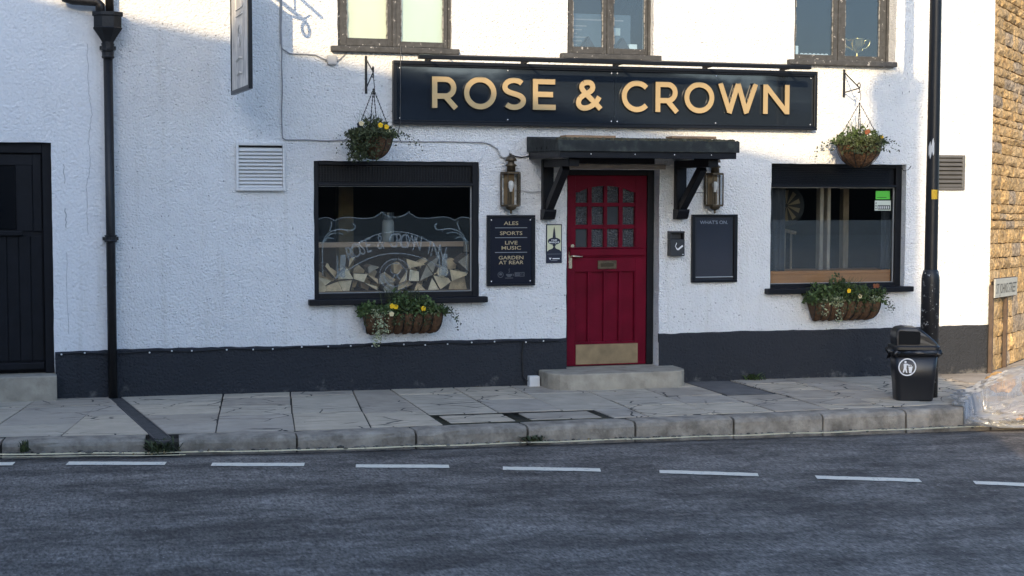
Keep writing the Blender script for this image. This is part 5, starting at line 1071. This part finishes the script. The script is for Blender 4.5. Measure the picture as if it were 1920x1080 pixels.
cg = thing('cigarette_bin', 'small black wall mounted cigarette bin right of the red door', 'ash bin'); x0, x1, z0, z1 = 5.955, 6.115, 1.258, 1.512
mb = MB(); mb.box(x0, x1, -.085, 0, z0, 1.430); mb.box(x0, x0 + .02, -.08, 0, 1.430, z1 - .02); mb.box(x1 - .012, x1, -.08, 0, 1.430, z1 - .02); mb.box(x0, x1, -.088, 0, z1 - .02, z1); mb.box(x0 + .02, x1 - .012, -.02, 0, 1.43, z1 - .02); mb.build('body', mat('dark_grey_metal', (.03, .032, .036), .45), cg, bevel=.006)
sg = MB(); sg.stroke([(6.04, 1.325), (6.092, 1.365)], .017, -.0868, -.0852); sg.stroke([(6.02, 1.345), (6.034, 1.325), (6.046, 1.330)], .011, -.0864, -.0852); sg.stroke(bez((6.018, 1.348), (6.0, 1.37), (6.03, 1.375), (6.022, 1.395), 6), .007, -.0860, -.0852); sg.box(6.085, 6.105, -.0860, -.0852, 1.272, 1.280); sg.build('cigarette_symbol', WHITEP, cg)
vl = thing('louvre_vent', 'square white louvred vent left of the etched window', 'vent'); x0, x1, z0, z1 = 1.604, 2.065, 1.913, 2.363
mb = MB(); mb.box(x0, x0 + .026, -.045, 0, z0, z1); mb.box(x1 - .026, x1, -.045, 0, z0, z1); mb.box(x0 + .026, x1 - .026, -.0445, 0, z0, z0 + .026); mb.box(x0 + .026, x1 - .026, -.0445, 0, z1 - .026, z1); mb.build('frame', PIPEW, vl, bevel=.005)
box('back', mat('vent_dark', (.03, .03, .03), .9), vl, x0 + .026, x1 - .026, -.006, 0, z0 + .026, z1 - .026, 0); n_ = 11
for i in range(n_):
    q = z0 + .028 + (z1 - z0 - .075) * i / n_; h = (z1 - z0 - .075) / n_; ty = -.036 if i > 3 else -.030
    MB().add([(x, y_, zz) for x in (x0 + .027, x1 - .027) for y_, zz in ((ty, q), (ty - .003, q + .006), (-.008, q + h * 1.02), (-.006, q + h * .90))], [(0, 1, 2, 3), (7, 6, 5, 4), (0, 4, 5, 1), (1, 5, 6, 2), (2, 6, 7, 3), (3, 7, 4, 0)]).build('slat', PIPEW, vl)
vr = thing('louvre_vent', 'dark grey louvred vent right of the lamp post', 'vent'); x0, x1, z0, z1 = 9.05, 9.405, 1.935, 2.312
mb = MB(); mb.box(x0, x0 + .025, -.03, 0, z0, z1); mb.box(x1 - .035, x1, -.03, 0, z0, z1); mb.box(x0 + .025, x1 - .035, -.0295, 0, z0, z0 + .03); mb.box(x0 + .025, x1 - .035, -.0295, 0, z1 - .03, z1); mb.build('frame', GREYPL, vr, bevel=.008); box('back', mat('vent_dark', (.03, .03, .03), .9), vr, x0 + .025, x1 - .035, -.006, 0, z0 + .03, z1 - .03, 0)
for i in range(7):
    h = (z1 - z0 - .06) / 7; q = z0 + .03 + h * i; MB().add([(x, y_, zz) for x in (x0 + .026, x1 - .036) for y_, zz in ((-.034, q + .004), (-.036, q + .012), (-.010, q + h * .80), (-.007, q + h * .72))], [(0, 1, 2, 3), (7, 6, 5, 4), (0, 4, 5, 1), (1, 5, 6, 2), (2, 6, 7, 3), (3, 7, 4, 0)]).build('slat', GREYPL, vr)
for (x, q, lab, m) in ((2.515, 3.150, 'square grey junction box below the upper left window', PIPEW), (4.215, 2.292, 'round white junction box above the left lantern', PIPEW)):
    t = thing('junction_box', lab, 'junction box')
    if x < 3: box('body', mat('box_grey', (.45, .45, .44), .6), t, x - .045, x + .045, -.05, 0, q - .045, q + .045, .01); MB().tube([(x - .06, -.02, q), (x - .044, -.02, q)], .014, 8).build('gland', CABLE, t); MB().tube([(x + .044, -.02, q), (x + .06, -.02, q)], .014, 8).build('gland', CABLE, t)
    else: MB().tube([(x, 0, q), (x, -.04, q), (x, -.045, q)], [.052, .050, .044], 18).build('body', PIPEW, t); MB().tube([(x - .065, -.02, q + .028), (x - .045, -.02, q + .016)], .014, 8).build('gland', PIPEW, t)
def cab(name, pts, r_, m, lab): return tag(MB().tube(pts, r_, 6).build(name, m, smooth=True), lab, 'cable')
def wavy(p0, p1, n_, amp, seed, y_=-.010):
    rg = random.Random(seed); return [(p0[0] + (p1[0] - p0[0]) * i / n_ + (rg.uniform(-amp, amp) if 0 < i < n_ and p0[0] == p1[0] else 0), y_, p0[1] + (p1[1] - p0[1]) * i / n_ + (rg.uniform(-amp, amp) if 0 < i < n_ and p0[0] != p1[0] else 0)) for i in range(n_ + 1)]
cab('wall_cable', wavy((2.042, 5.2), (2.042, 2.44), 22, .004, 1) + [(2.046, -.01, 2.41), (2.07, -.01, 2.394)] + wavy((2.10, 2.392), (4.00, 2.390), 20, .003, 2) + [(4.07, -.012, 2.375), (4.15, -.018, 2.322)], .0065, CABLE, 'thin cable running down the wall and along above the etched window')
cab('wall_cable', [(2.030, -.012, 5.2), (2.030, -.012, 3.30), (2.05, -.012, 3.24), (2.12, -.012, 3.200), (2.30, -.012, 3.197), (2.36, -.012, 3.195), (2.42, -.015, 3.165), (2.458, -.02, 3.152)], .0065, CABLE, 'thin cable curving to the junction box below the upper left window')
cab('wall_cable', [(2.575, -.02, 3.152), (2.60, -.015, 3.165), (2.66, -.012, 3.225)], .006, CABLE, 'short cable from the junction box up to the upper left sill')
cab('wall_cable', [(3.165, -.10, 3.30), (3.163, -.092, 3.17), (3.160, -.092, 2.56), (3.158, -.02, 2.50), (3.155, -.012, 2.44), (3.19, -.012, 2.38)], .004, mat('dark_flex', (.09, .09, .09), .6), 'thin dangling wire across the left end of the fascia sign')
cab('wall_cable', [(4.26, -.02, 2.285), (4.33, -.015, 2.255), (4.40, -.012, 2.248), (4.50, -.012, 2.265), (4.60, -.03, 2.28)], .007, IRON, 'dark cable from the round junction box to the canopy')
cab('wall_cable', [(4.33, -.012, 1.925), (4.42, -.012, 1.920), (4.50, -.012, 1.905), (4.60, -.012, 1.915)], .006, CABLEW, 'grey cable between the left lantern and the canopy bracket')
cab('wall_cable', [(6.13, -.012, 1.90), (6.2, -.012, 1.898), (6.30, -.012, 1.905), (6.38, -.012, 1.905)], .005, CABLE, 'grey cable between the canopy bracket and the right lantern')
cab('wall_cable', [(8.56, -.11, 2.20), (8.60, -.11, 2.14), (8.66, -.11, 2.15), (8.69, -.11, 2.19)], .004, IRON, 'loose dark cable loop at the top corner of the right window')
fl = thing('festoon_cable', 'dark cable with tiny white clips along the top of the left plinth', 'cable'); rg = random.Random(9)
MB().tube([(-.02 + .12 * i, -.030, .425 + .008 * math.sin(i * 1.1)) for i in range(41)], .006, 5).build('cable', IRON, fl)
for i in range(20): x = .02 + i * .243 + rg.uniform(-.06, .06); MB().ball((min(x, 4.78), -.037, .425 + rg.uniform(-.008, .008)), .0085, 4).build('clip', WHITEP, fl)

# ------------------------------------------------------------------ lamp post
LP = Vector((8.0, -1.63)); zb = zp(8.0)
lp = thing('lamp_post', 'tall black steel lamp post beside the litter bin', 'lamp post')
MB().lathe([(.0, zb - .05), (.086, zb - .05), (.086, zb + 1.12), (.084, zb + 1.15), (.072, zb + 1.21), (.062, zb + 1.225)], LP.x, LP.y, 24).build('base_compartment', POSTP, lp, smooth=True)
MB().lathe([(.0615, zb + 1.2), (.060, zb + 1.9), (.054, 4.2), (.046, 6.2), (0, 6.2)], LP.x, LP.y, 24).build('column', POSTC, lp, smooth=True)
MB().tube([(LP.x, LP.y, 6.1), (LP.x - .03, LP.y - .1, 6.45), (LP.x - .12, LP.y - .5, 6.6), (LP.x - .2, LP.y - .9, 6.62)], .03, 10).build('arm', POSTC, lp, smooth=True)
MB().box(LP.x - .33, LP.x - .11, LP.y - 1.5, LP.y - .85, 6.56, 6.68).build('lamp_head', POSTC, lp, bevel=.03)
MB().lathe([(.0625, 1.845), (.0625, 1.935)], LP.x, LP.y, 10, R(-128), R(-72)).build('yellow_sticker', STICKY, lp)
tn = MB().lathe([(.0605, 2.25), (.0605, 2.29), (.0605, 2.37)], LP.x, LP.y, 6, R(-165), R(-112)); tn.v = [(x, y, q + .03 * math.sin(i * 2.1) + (.03 if i % 7 > 3 else 0)) for i, (x, y, q) in enumerate(tn.v)]; tn.build('torn_sticker', STICKW, lp)
for q in (zb + .55, zb + 1.0): MB().lathe([(.087, q), (.0885, q + .004), (.087, q + .008)], LP.x, LP.y, 24).build('door_seam', POSTC, lp)

# ------------------------------------------------------------------ litter bin
bn = thing('litter_bin', 'black plastic litter bin with hooded lid and white litter symbol', 'litter bin')
bc = Vector((7.725, -1.80)); bu = Vector((.946, -.324)); bv = Vector((.324, .946)); gz = zp(7.72)
def bl3(x, y, q): return (bc.x + bu.x * x + bv.x * y, bc.y + bu.y * x + bv.y * y, gz + q)
def rrect(hx, hy, r_, n_=4):
    P = []
    for sx, sy, a0 in ((1, 1, 0), (-1, 1, 90), (-1, -1, 180), (1, -1, 270)):
        for i in range(n_ + 1): a = R(a0 + 90 * i / n_); P.append((sx * (hx - r_) + r_ * math.cos(a), sy * (hy - r_) + r_ * math.sin(a)))
    return P
def loft(rings, name, m, parent, cap=True, smooth=True):
    mb = MB(); n_ = len(rings[0][0])
    for P, q in rings: mb.v += [bl3(x, y, q if not callable(q) else q(x)) for x, y in P]
    for i in range(len(rings) - 1):
        for k in range(n_): mb.f.append((i * n_ + k, i * n_ + (k + 1) % n_, (i + 1) * n_ + (k + 1) % n_, (i + 1) * n_ + k)); mb.mi.append(0)
    if cap: mb.f += [tuple(range(n_ - 1, -1, -1)), tuple((len(rings) - 1) * n_ + k for k in range(n_))]; mb.mi += [0, 0]
    return mb.build(name, m, parent, smooth=False, bevel=0)
body = loft([(rrect(.168, .112, .05), 0), (rrect(.174, .116, .05), .02), (rrect(.186, .123, .05), .20), (rrect(.190, .125, .05), .205), (rrect(.205, .136, .05), .47)], 'body', BINPL, bn)
for p_ in body.data.polygons: p_.use_smooth = len(p_.vertices) == 4
lr2 = random.Random(4); N_ = 64; rings = []
base = rrect(.206, .138, .05, 15)
mb = MB()
for j, (q, o_) in enumerate(((.49, .004), (.475, .020), (.452, .024), (.428, .012))):
    for k, (x, y) in enumerate(base):
        w_ = .010 * math.sin(k * .9 + j) + lr2.uniform(-.006, .006); f_ = 1 + (o_ + w_ * (j > 0)) / .18; mb.v.append(bl3(x * f_, y * f_, q + (.014 * math.sin(k * .55) + lr2.uniform(-.008, .008)) * (j > 0)))
nb_ = len(base)
for j in range(3):
    for k in range(nb_): mb.f.append((j * nb_ + k, (j + 1) * nb_ + k, (j + 1) * nb_ + (k + 1) % nb_, j * nb_ + (k + 1) % nb_)); mb.mi.append(0)
mb.add([bl3(-.20, -.10, .47), bl3(-.26, -.12, .455), bl3(-.275, -.10, .40), bl3(-.235, -.08, .41), bl3(-.21, -.06, .45)], [(0, 1, 2, 3, 4)])
mb.build('bin_liner', BAGBLK, bn, smooth=True)
rim = loft([(rrect(.212, .145, .055), .485), (rrect(.222, .155, .055), .490), (rrect(.222, .155, .055), .515), (rrect(.212, .146, .055), .525)], 'rim', BINPL, bn)
prof = [(-.190, .52), (-.196, .60), (-.190, .655), (-.165, .690), (-.10, .700), (.0, .695), (.045, .675), (.12, .615), (.185, .555), (.205, .52)]
k = len(prof); mb = MB(); D_ = .132
mb.v = [bl3(x, -D_ + .012 * (q > .66), q) for x, q in prof] + [bl3(x, D_ - .012 * (q > .66), q) for x, q in prof]
mb.f = [tuple(range(k)), tuple(range(2 * k - 1, k - 1, -1))] + [(i, k + i, k + i + 1, i + 1) for i in range(k - 1)]; mb.mi = [0] * len(mb.f)
hood = mb.build('hood', BINPL, bn, bevel=.014)
ap = MB(); P = [(-.170, .535), (.020, .535), (.032, .548), (.032, .645), (.02, .66), (-.160, .665), (-.172, .65)]; ap.v = [bl3(x, -D_ - .002, q) for x, q in P] + [bl3(x, -D_ + .03, q) for x, q in P]; n_ = len(P); ap.f = [tuple(range(n_))] + [(i, n_ + i, n_ + (i + 1) % n_, (i + 1) % n_) for i in range(n_)]; ap.mi = [0] * len(ap.f); ap.build('opening', mat('hole_black', (.003, .003, .003), .9), bn)  # matte black panel stands for the shade inside the hood mouth
lg = MB(); lx, lz = -.085, .325
lg.stroke(arc(lx, lz, .078, 0, 360, 32)[:-1], .011, -.003, -.001, True)
lg.prism(arc(lx - .018, lz + .048, .011, 0, 330, 11), -.003, -.001)
lg.prism([(lx - .034, lz + .030), (lx - .006, lz + .034), (lx + .022, lz + .022), (lx + .020, lz + .012), (lx - .006, lz + .020), (lx - .008, lz - .012), (lx + .002, lz - .054), (lx - .010, lz - .054), (lx - .020, lz - .020), (lx - .030, lz - .054), (lx - .042, lz - .050), (lx - .032, lz - .008)], -.003, -.001)
lg.prism([(lx + .012, lz - .002), (lx + .048, lz - .002), (lx + .040, lz - .056), (lx + .018, lz - .056)], -.003, -.001); lg.stroke([(lx + .008, lz + .002), (lx + .052, lz + .002)], .007, -.0034, -.001); lg.stroke(arc(lx + .028, lz + .006, .014, 10, 170, 8), .004, -.0034, -.001)
lg.v = [bl3(x, -(.1255 + (q - .205) * .0415) + y, q) for x, y, q in lg.v]; lg.build('litter_symbol', WHITEP, bn)

# ------------------------------------------------------------------ clear rubbish sack on the kerb
from mathutils import noise
def bagmat():
    m = bpy.data.materials.new('clear_polythene'); m.use_nodes = True; n = m.node_tree.nodes; l = m.node_tree.links; n.remove(n['Principled BSDF'])
    t = n.new('ShaderNodeBsdfTransparent'); t.inputs[0].default_value = (.93, .93, .92, 1); dd = n.new('ShaderNodeBsdfDiffuse'); dd.inputs[0].default_value = (.90, .90, .88, 1); tl_ = n.new('ShaderNodeBsdfTranslucent'); tl_.inputs[0].default_value = (.90, .90, .88, 1)
    g = n.new('ShaderNodeBsdfGlossy'); g.inputs['Roughness'].default_value = .13
    lw = n.new('ShaderNodeLayerWeight'); lw.inputs[0].default_value = .5; mr = n.new('ShaderNodeMapRange'); mr.inputs[3].default_value = .12; mr.inputs[4].default_value = .72; l.new(lw.outputs['Facing'], mr.inputs[0])
    a = n.new('ShaderNodeMixShader'); a.inputs[0].default_value = .5; l.new(dd.outputs[0], a.inputs[1]); l.new(tl_.outputs[0], a.inputs[2])
    b = n.new('ShaderNodeMixShader'); l.new(mr.outputs[0], b.inputs[0]); l.new(t.outputs[0], b.inputs[1]); l.new(a.outputs[0], b.inputs[2])
    f = n.new('ShaderNodeMapRange'); f.inputs[3].default_value = .06; f.inputs[4].default_value = .40; l.new(lw.outputs['Facing'], f.inputs[0]); c = n.new('ShaderNodeMixShader'); l.new(f.outputs[0], c.inputs[0]); l.new(b.outputs[0], c.inputs[1]); l.new(g.outputs[0], c.inputs[2]); l.new(c.outputs[0], n['Material Output'].inputs[0]); return m
bgc = Vector((8.80, -2.20, 0)); mb = MB(); nu, nv = 150, 80
def gnd(x, y): return zp(x) + .004 if y > interp(KY, x) - .0 else zr(x) + .006
for j in range(nv + 1):
    ph = math.pi * j / nv
    for i in range(nu):
        th = 2 * math.pi * i / nu; n3 = Vector((math.sin(ph) * math.cos(th), math.sin(ph) * math.sin(th), math.cos(ph)))
        rx = .82; hz = .13 + .23 * max(0, min(1, (n3.x + .75) / 1.2)) ** 1.1
        r0 = 1 + .10 * noise.noise(n3 * 2.1 + Vector((3, 1, 7))) + .10 * (1 - abs(noise.noise(n3 * 2.6 + Vector((9, 2, 4)))) * 2) ** 2 * .6 + .09 * (1 - abs(noise.noise(n3 * 5 + Vector((1, 5, 2)))) * 1.8) + .05 * (1 - abs(noise.noise(n3 * 11 + Vector((4, 1, 2)))) * 1.8)
        x = bgc.x + n3.x * rx * r0; y = bgc.y + n3.y * .43 * r0 + .12 * n3.x
        q = max(n3.z * hz * r0 * 1.02 + .05, 0) if n3.z > -.2 else 0
        mb.v.append((x, y, gnd(x, y) + q))
for j in range(nv):
    for i in range(nu): mb.f.append((j * nu + i, (j + 1) * nu + i, (j + 1) * nu + (i + 1) % nu, j * nu + (i + 1) % nu)); mb.mi.append(0)
tag(mb.build('rubbish_sack', bagmat(), smooth=True), 'crumpled clear plastic rubbish sack slumped over the kerb', 'rubbish sack')
pr2 = random.Random(12)
def crumple(name, c, s_, m, lab, cat, sq_=(1, 1, .7)):
    mb = MB(); mb.ball((0, 0, 0), 1, 9); mb.v = [tuple(Vector(c) + Vector((x * sq_[0], y * sq_[1], q * sq_[2])) * s_ * (1 + .35 * noise.noise(Vector((x, y, q)) * 2.3 + Vector(c)) + .12 * noise.noise(Vector((x, y, q)) * 6))) for x, y, q in mb.v]; return tag(mb.build(name, m), lab, cat)
crumple('brown_paper', (8.60, -1.93, zp(8.4) + .16), .12, PAPERB, 'crumpled tan paper at the top left inside the clear sack', 'paper', (1.2, 1, .8))
crumple('food_wrapper', (8.66, -2.44, zr(8.5) + .10), .075, PAPERO, 'orange wrapper low inside the clear sack', 'wrapper', (1.6, .9, .6))
crumple('brown_paper', (8.45, -2.40, zr(8.2) + .10), .11, mat('grey_paper', (.30, .27, .25), .8), 'greyish crumpled paper low inside the clear sack', 'paper', (1.6, .8, .6))
crumple('brown_paper', (8.75, -2.30, zp(8.7) + .14), .13, PAPERB, 'tan cardboard scrap in the middle of the clear sack', 'paper', (1.3, .8, .9))
bt = thing('drink_bottle', 'dark brown bottle lying inside the clear sack', 'bottle'); MB().tube([(8.42, -2.50, zr(8.36) + .075), (8.54, -2.42, zr(8.5) + .09)], .028, 12).build('body', DARKB, bt, smooth=True); MB().tube([(8.42, -2.50, zr(8.36) + .075), (8.385, -2.52, zr(8.36) + .072), (8.36, -2.535, zr(8.36) + .07)], [.024, .012, .012], 10).build('neck', mat('amber_cap', (.6, .3, .05), .4), bt)

# ------------------------------------------------------------------ street nameplate
sp = thing('street_nameplate', 'cream ST JOHNS STREET nameplate on two posts before the stone wall', 'street sign')
def sbox(s0, s1, o0, o1, z0, z1, name, m, bevel=.004, fall=0):
    V = [sq(s, o_, q - fall * s) for q in (z0, z1) for o_ in (o0, o1) for s in (s0, s1)]
    return MB().add(V, [(0, 1, 3, 2), (4, 6, 7, 5), (0, 4, 5, 1), (2, 3, 7, 6), (0, 2, 6, 4), (1, 5, 7, 3)]).build(name, m, sp, bevel=bevel)
sbox(-.05, 1.06, .062, .078, .762, .968, 'plate', SIGNPLATE, fall=.025); sbox(-.05, 1.06, .056, .0615, .752, .978, 'backing', TIMBERP, fall=.025)
for s_ in (-.04, .66): sbox(s_, s_ + .05, .012, .055, -.45, .90, 'post', TIMBERP)
v = sq(.505, .0795, .806 - .013); o = text('lettering', 'ST JOHNS STREET', .115, mat('black_enamel', (.03, .03, .03), .5), sp, v[0], v[1], v[2], width=1.00, rz=43.1, bold=.0); o.rotation_euler = (R(90), R(1.43), R(43.1))

# ------------------------------------------------------------------ covers, channel, weeds in the pavement
def cover(x0, x1, y0, y1, lab, m, border=.07, frame=MOSS):
    t = thing('inspection_cover', lab, 'inspection cover', group='covers set in the pavement'); mb = MB()
    mb.slab([(x0, y0), (x1, y0), (x1, y1), (x0, y1)], -.03, -.006, zp); mb.build('frame', frame, t)
    MB().slab([(x0 + border, y0 - border * 1.1), (x1 - border, y0 - border * 1.1), (x1 - border, y1 + border * 1.1), (x0 + border, y1 + border * 1.1)], -.02, .000, zp).build('infill', m, t, bevel=.004)
cover(3.035, 3.735, -1.765, yk(3.4) + .012, 'slab filled inspection cover with mossy edges, nearer the iron channel', SLABS[2])
cover(3.745, 4.515, -1.765, yk(4.1) + .012, 'slab filled inspection cover with mossy edges, nearer the doorstep', SLABS[1])
cover(6.115, 6.655, -.02, -1.11, 'dark flat inspection cover right of the doorstep', mat('dark_cover', (.14, .13, .12), .8, var=.2, vscale=6, bump=.005, bscale=60), .03, CASTIRON)
dc_ = thing('drain_channel', 'ribbed cast iron drain channel crossing the pavement from the downpipe', 'drain channel')
cl = lambda y: .430 + (.665 - .430) * (-y / 2.35); crr = lambda y: .525 + (.785 - .525) * (-y / 2.35)
MB().slab([(cl(-.12), -.12), (crr(-.12), -.12), (crr(-2.6), -2.6), (cl(-2.6), -2.6)], -.06, -.008, zp).build('tray', CASTIRON, dc_)
rb = MB(); 
for i in range(72): y = -.13 - i * .034; rb.slab([(cl(y) + .006, y), (crr(y) - .006, y), (crr(y) - .006, y - .018), (cl(y) + .006, y - .018)], -.0078, .001, zp)
rb.build('ribs', CASTIRON, dc_)
for f_ in (cl, crr): MB().tube([(f_(y), y, zp(.5) - .001) for y in (-.12, -.8, -1.6, -2.55)], .007, 5).build('edge_rail', CASTIRON, dc_)
wr_ = random.Random(17)
def weed(x, y, q, n_, h, spread, lab, m, name='weed_tuft'):
    mb = MB()
    for i in range(n_):
        a = wr_.uniform(0, 6.283); p = Vector((x + wr_.gauss(0, spread * .4), y + wr_.gauss(0, spread * .25), q)); L = h * wr_.uniform(.5, 1.1); dd = Vector((math.cos(a) * spread, math.sin(a) * spread * .6, 0)); s = Vector((-math.sin(a), math.cos(a), 0)) * .006
        mb.add([p - s, p + s, p + dd * .5 + s * 1.3 + Vector((0, 0, L * .75)), p + dd * .5 - s * 1.3 + Vector((0, 0, L * .75)), p + dd + Vector((0, 0, L))], [(0, 1, 2, 3), (3, 2, 4)])
    leaves(mb, [(x + wr_.gauss(0, spread * .5), y + wr_.gauss(0, spread * .3), q + h * .5 * wr_.random()) for _ in range(n_)], .018, wr_)
    return tag(mb.build(name, m), lab, 'weed')
weed(6.92, -.05, zp(6.9), 45, .075, .11, 'green weed growing at the wall foot right of the dark cover', LEAF)
weed(-.27, -2.47, zr(-.27) + .01, 26, .085, .035, 'small weed growing on the kerb face at the far left', LEAF2)
weed(.73, -2.62, zr(.7), 70, .10, .11, 'weeds and dead leaves clogging the mouth of the drain channel', LEAF2)
weed(3.72, -2.58, zr(3.7), 45, .05, .12, 'low moss and weeds in the kerb joint before the covers', LEAF2)
lt = random.Random(23); mb = MB()
for i in range(70):
    x, y, s = lt.choice(((lt.gauss(.75, .12), -2.68 + lt.gauss(0, .04), .022), (lt.gauss(3.85, .3), -2.63 + lt.gauss(0, .02), .018), (lt.uniform(-.4, 9), -.05 + lt.gauss(0, .02), .012), (lt.uniform(5, 8), -2.55 + lt.gauss(0, .02), .014)))
    q = (zr(x) if y < interp(KY, x) else zp(x)) + .006; leaves(mb, [(x, y, q)], s, lt, .1, 1.3)
fl_ = mb.build('leaf_litter', mat('dead_leaf', (.20, .15, .075), .8, island=.5)); fl_['kind'] = 'stuff'; tag(fl_, 'dead leaf scraps along the kerb and wall foot', 'leaves')

# ------------------------------------------------------------------ house row across the street: its roofline and chimney shade the pub front
op = thing('opposite_house', 'stone house row across the street with slate roof and gable chimney', 'building')
OD = Vector((math.cos(R(-33)), math.sin(R(-33)), 0)); ON = Vector((-OD.y, OD.x, 0)); F0 = Vector((1.05, -18.56, 0))
def oq(s, n_, q): return tuple(F0 + OD * s + ON * n_ + Vector((0, 0, q)))     # s along the row (0 = right gable), n_ towards the pub
def obox(s0, s1, n0, n1, z0, z1, name, m, parent=op):
    V = [oq(s, n_, q) for q in (z0, z1) for n_ in (n0, n1) for s in (s0, s1)]; return MB().add(V, [(0, 2, 3, 1), (4, 5, 7, 6), (0, 1, 5, 4), (2, 6, 7, 3), (0, 4, 6, 2), (1, 3, 7, 5)]).build(name, m, parent)
EA, RI, LL = 6.3, 9.72, -34
MB().add([oq(LL, 0, -1), oq(0, 0, -1), oq(0, 0, EA), oq(LL, 0, EA), oq(0, -6, -1), oq(0, -6, EA), oq(LL, -6, -1), oq(LL, -6, EA), oq(0, -3, RI - .1), oq(LL, -3, RI - .1)], [(0, 1, 2, 3), (1, 4, 5, 8, 2), (4, 6, 7, 5), (6, 0, 3, 9, 7)]).build('wall', PALER, op)  # unseen wall, made pale to bounce light onto the shaded pub front
MB().add([oq(LL, .25, EA - .25), oq(.06, .25, EA - .25), oq(.06, -3, RI), oq(LL, -3, RI), oq(.06, -6.25, EA - .25), oq(LL, -6.25, EA - .25)], [(0, 1, 2, 3), (3, 2, 4, 5)]).build('roof', SLATE, op)
obox(LL, 0, .001, .05, -1, 2.55, 'shopfront', mat('dark_shopfront', (.03, .032, .035), .6))  # unseen dark ground floor band, added so window reflections stay dark
chm = obox(-.24, .235, -3.3, -2.7, EA, 10.78, 'chimney', OCHRE); obox(-.28, .275, -3.34, -2.66, 10.62, 10.74, 'chimney_cap', SLATE, op)
for n2 in (-3.1, -2.9): c_ = oq(0, n2, 0); MB().lathe([(.08, 10.7), (.10, 10.74), (.085, 10.84), (.095, 10.86), (.0, 10.86)], c_[0], c_[1], 10).build('chimney_pot', mat('clay_pot', (.30, .14, .07), .8), op)
for i in range(10):
    for z0 in (.9, 3.9):
        s0 = -2.3 - i * 3.2; w = obox(s0 - .55, s0 + .55, .002, .08, z0, z0 + 1.5, 'window', mat('far_white_frame', (.6, .6, .58), .5)); obox(s0 - .47, s0 + .47, .0805, .086, z0 + .08, z0 + 1.42, 'pane', RIPPLE2, w)

# unseen terraces, added to keep the bright horizon out of reflections
for k, (x0, y0, x1, y1, h, m) in enumerate([(6, -62, 34, -56, 6.5, DBRICK), (34.5, -58, 62, -47, 6.0, DBRICK), (62.5, -48, 95, -30, 6.2, DBRICK), (-60, -62, -20, -62, 6.0, DBRICK)]):
    t = thing('far_terrace', ['dark brick terrace far down the street, nearest the house row', 'dark brick terrace far down the street, second from the house row', 'long dark brick terrace beyond the side street', 'dark brick terrace far behind the house row'][k], 'building')
    a, b2 = Vector((x0, y0, 0)), Vector((x1, y1, 0)); dd = (b2 - a).normalized(); nn = Vector((dd.y, -dd.x, 0)); P = [a, b2, b2 + nn * 7, a + nn * 7]; zz = Vector((0, 0, 1))
    MB().add([tuple(p_ - zz) for p_ in P] + [tuple(p_ + zz * h) for p_ in P], [(0, 1, 5, 4), (1, 2, 6, 5), (2, 3, 7, 6), (3, 0, 4, 7)]).build('wall', m, t)
    r0, r1 = (P[0] + P[3]) / 2 + zz * (h + 2.6), (P[1] + P[2]) / 2 + zz * (h + 2.6); MB().add([tuple(P[0] + zz * h), tuple(P[1] + zz * h), tuple(r1), tuple(r0), tuple(P[2] + zz * h), tuple(P[3] + zz * h)], [(0, 1, 2, 3), (3, 2, 4, 5), (1, 4, 2), (0, 3, 5)]).build('roof', SLATE, t)

# ------------------------------------------------------------------ every thing's Empty sits at its own base
bpy.context.view_layer.update()
for o in [q for q in C.objects if q.type == 'EMPTY' and q.parent is None]:
    pts = []
    for c in o.children_recursive:
        if c.type == 'MESH': pts += [c.matrix_world @ Vector(k) for k in c.bound_box]
    if not pts: continue
    lo = Vector((min(p.x for p in pts), min(p.y for p in pts), min(p.z for p in pts))); hi = Vector((max(p.x for p in pts), max(p.y for p in pts), max(p.z for p in pts)))
    L = Vector(((lo.x + hi.x) / 2, (lo.y + hi.y) / 2, lo.z)); o.location = L
    for c in o.children: c.location = Vector(c.location) - L
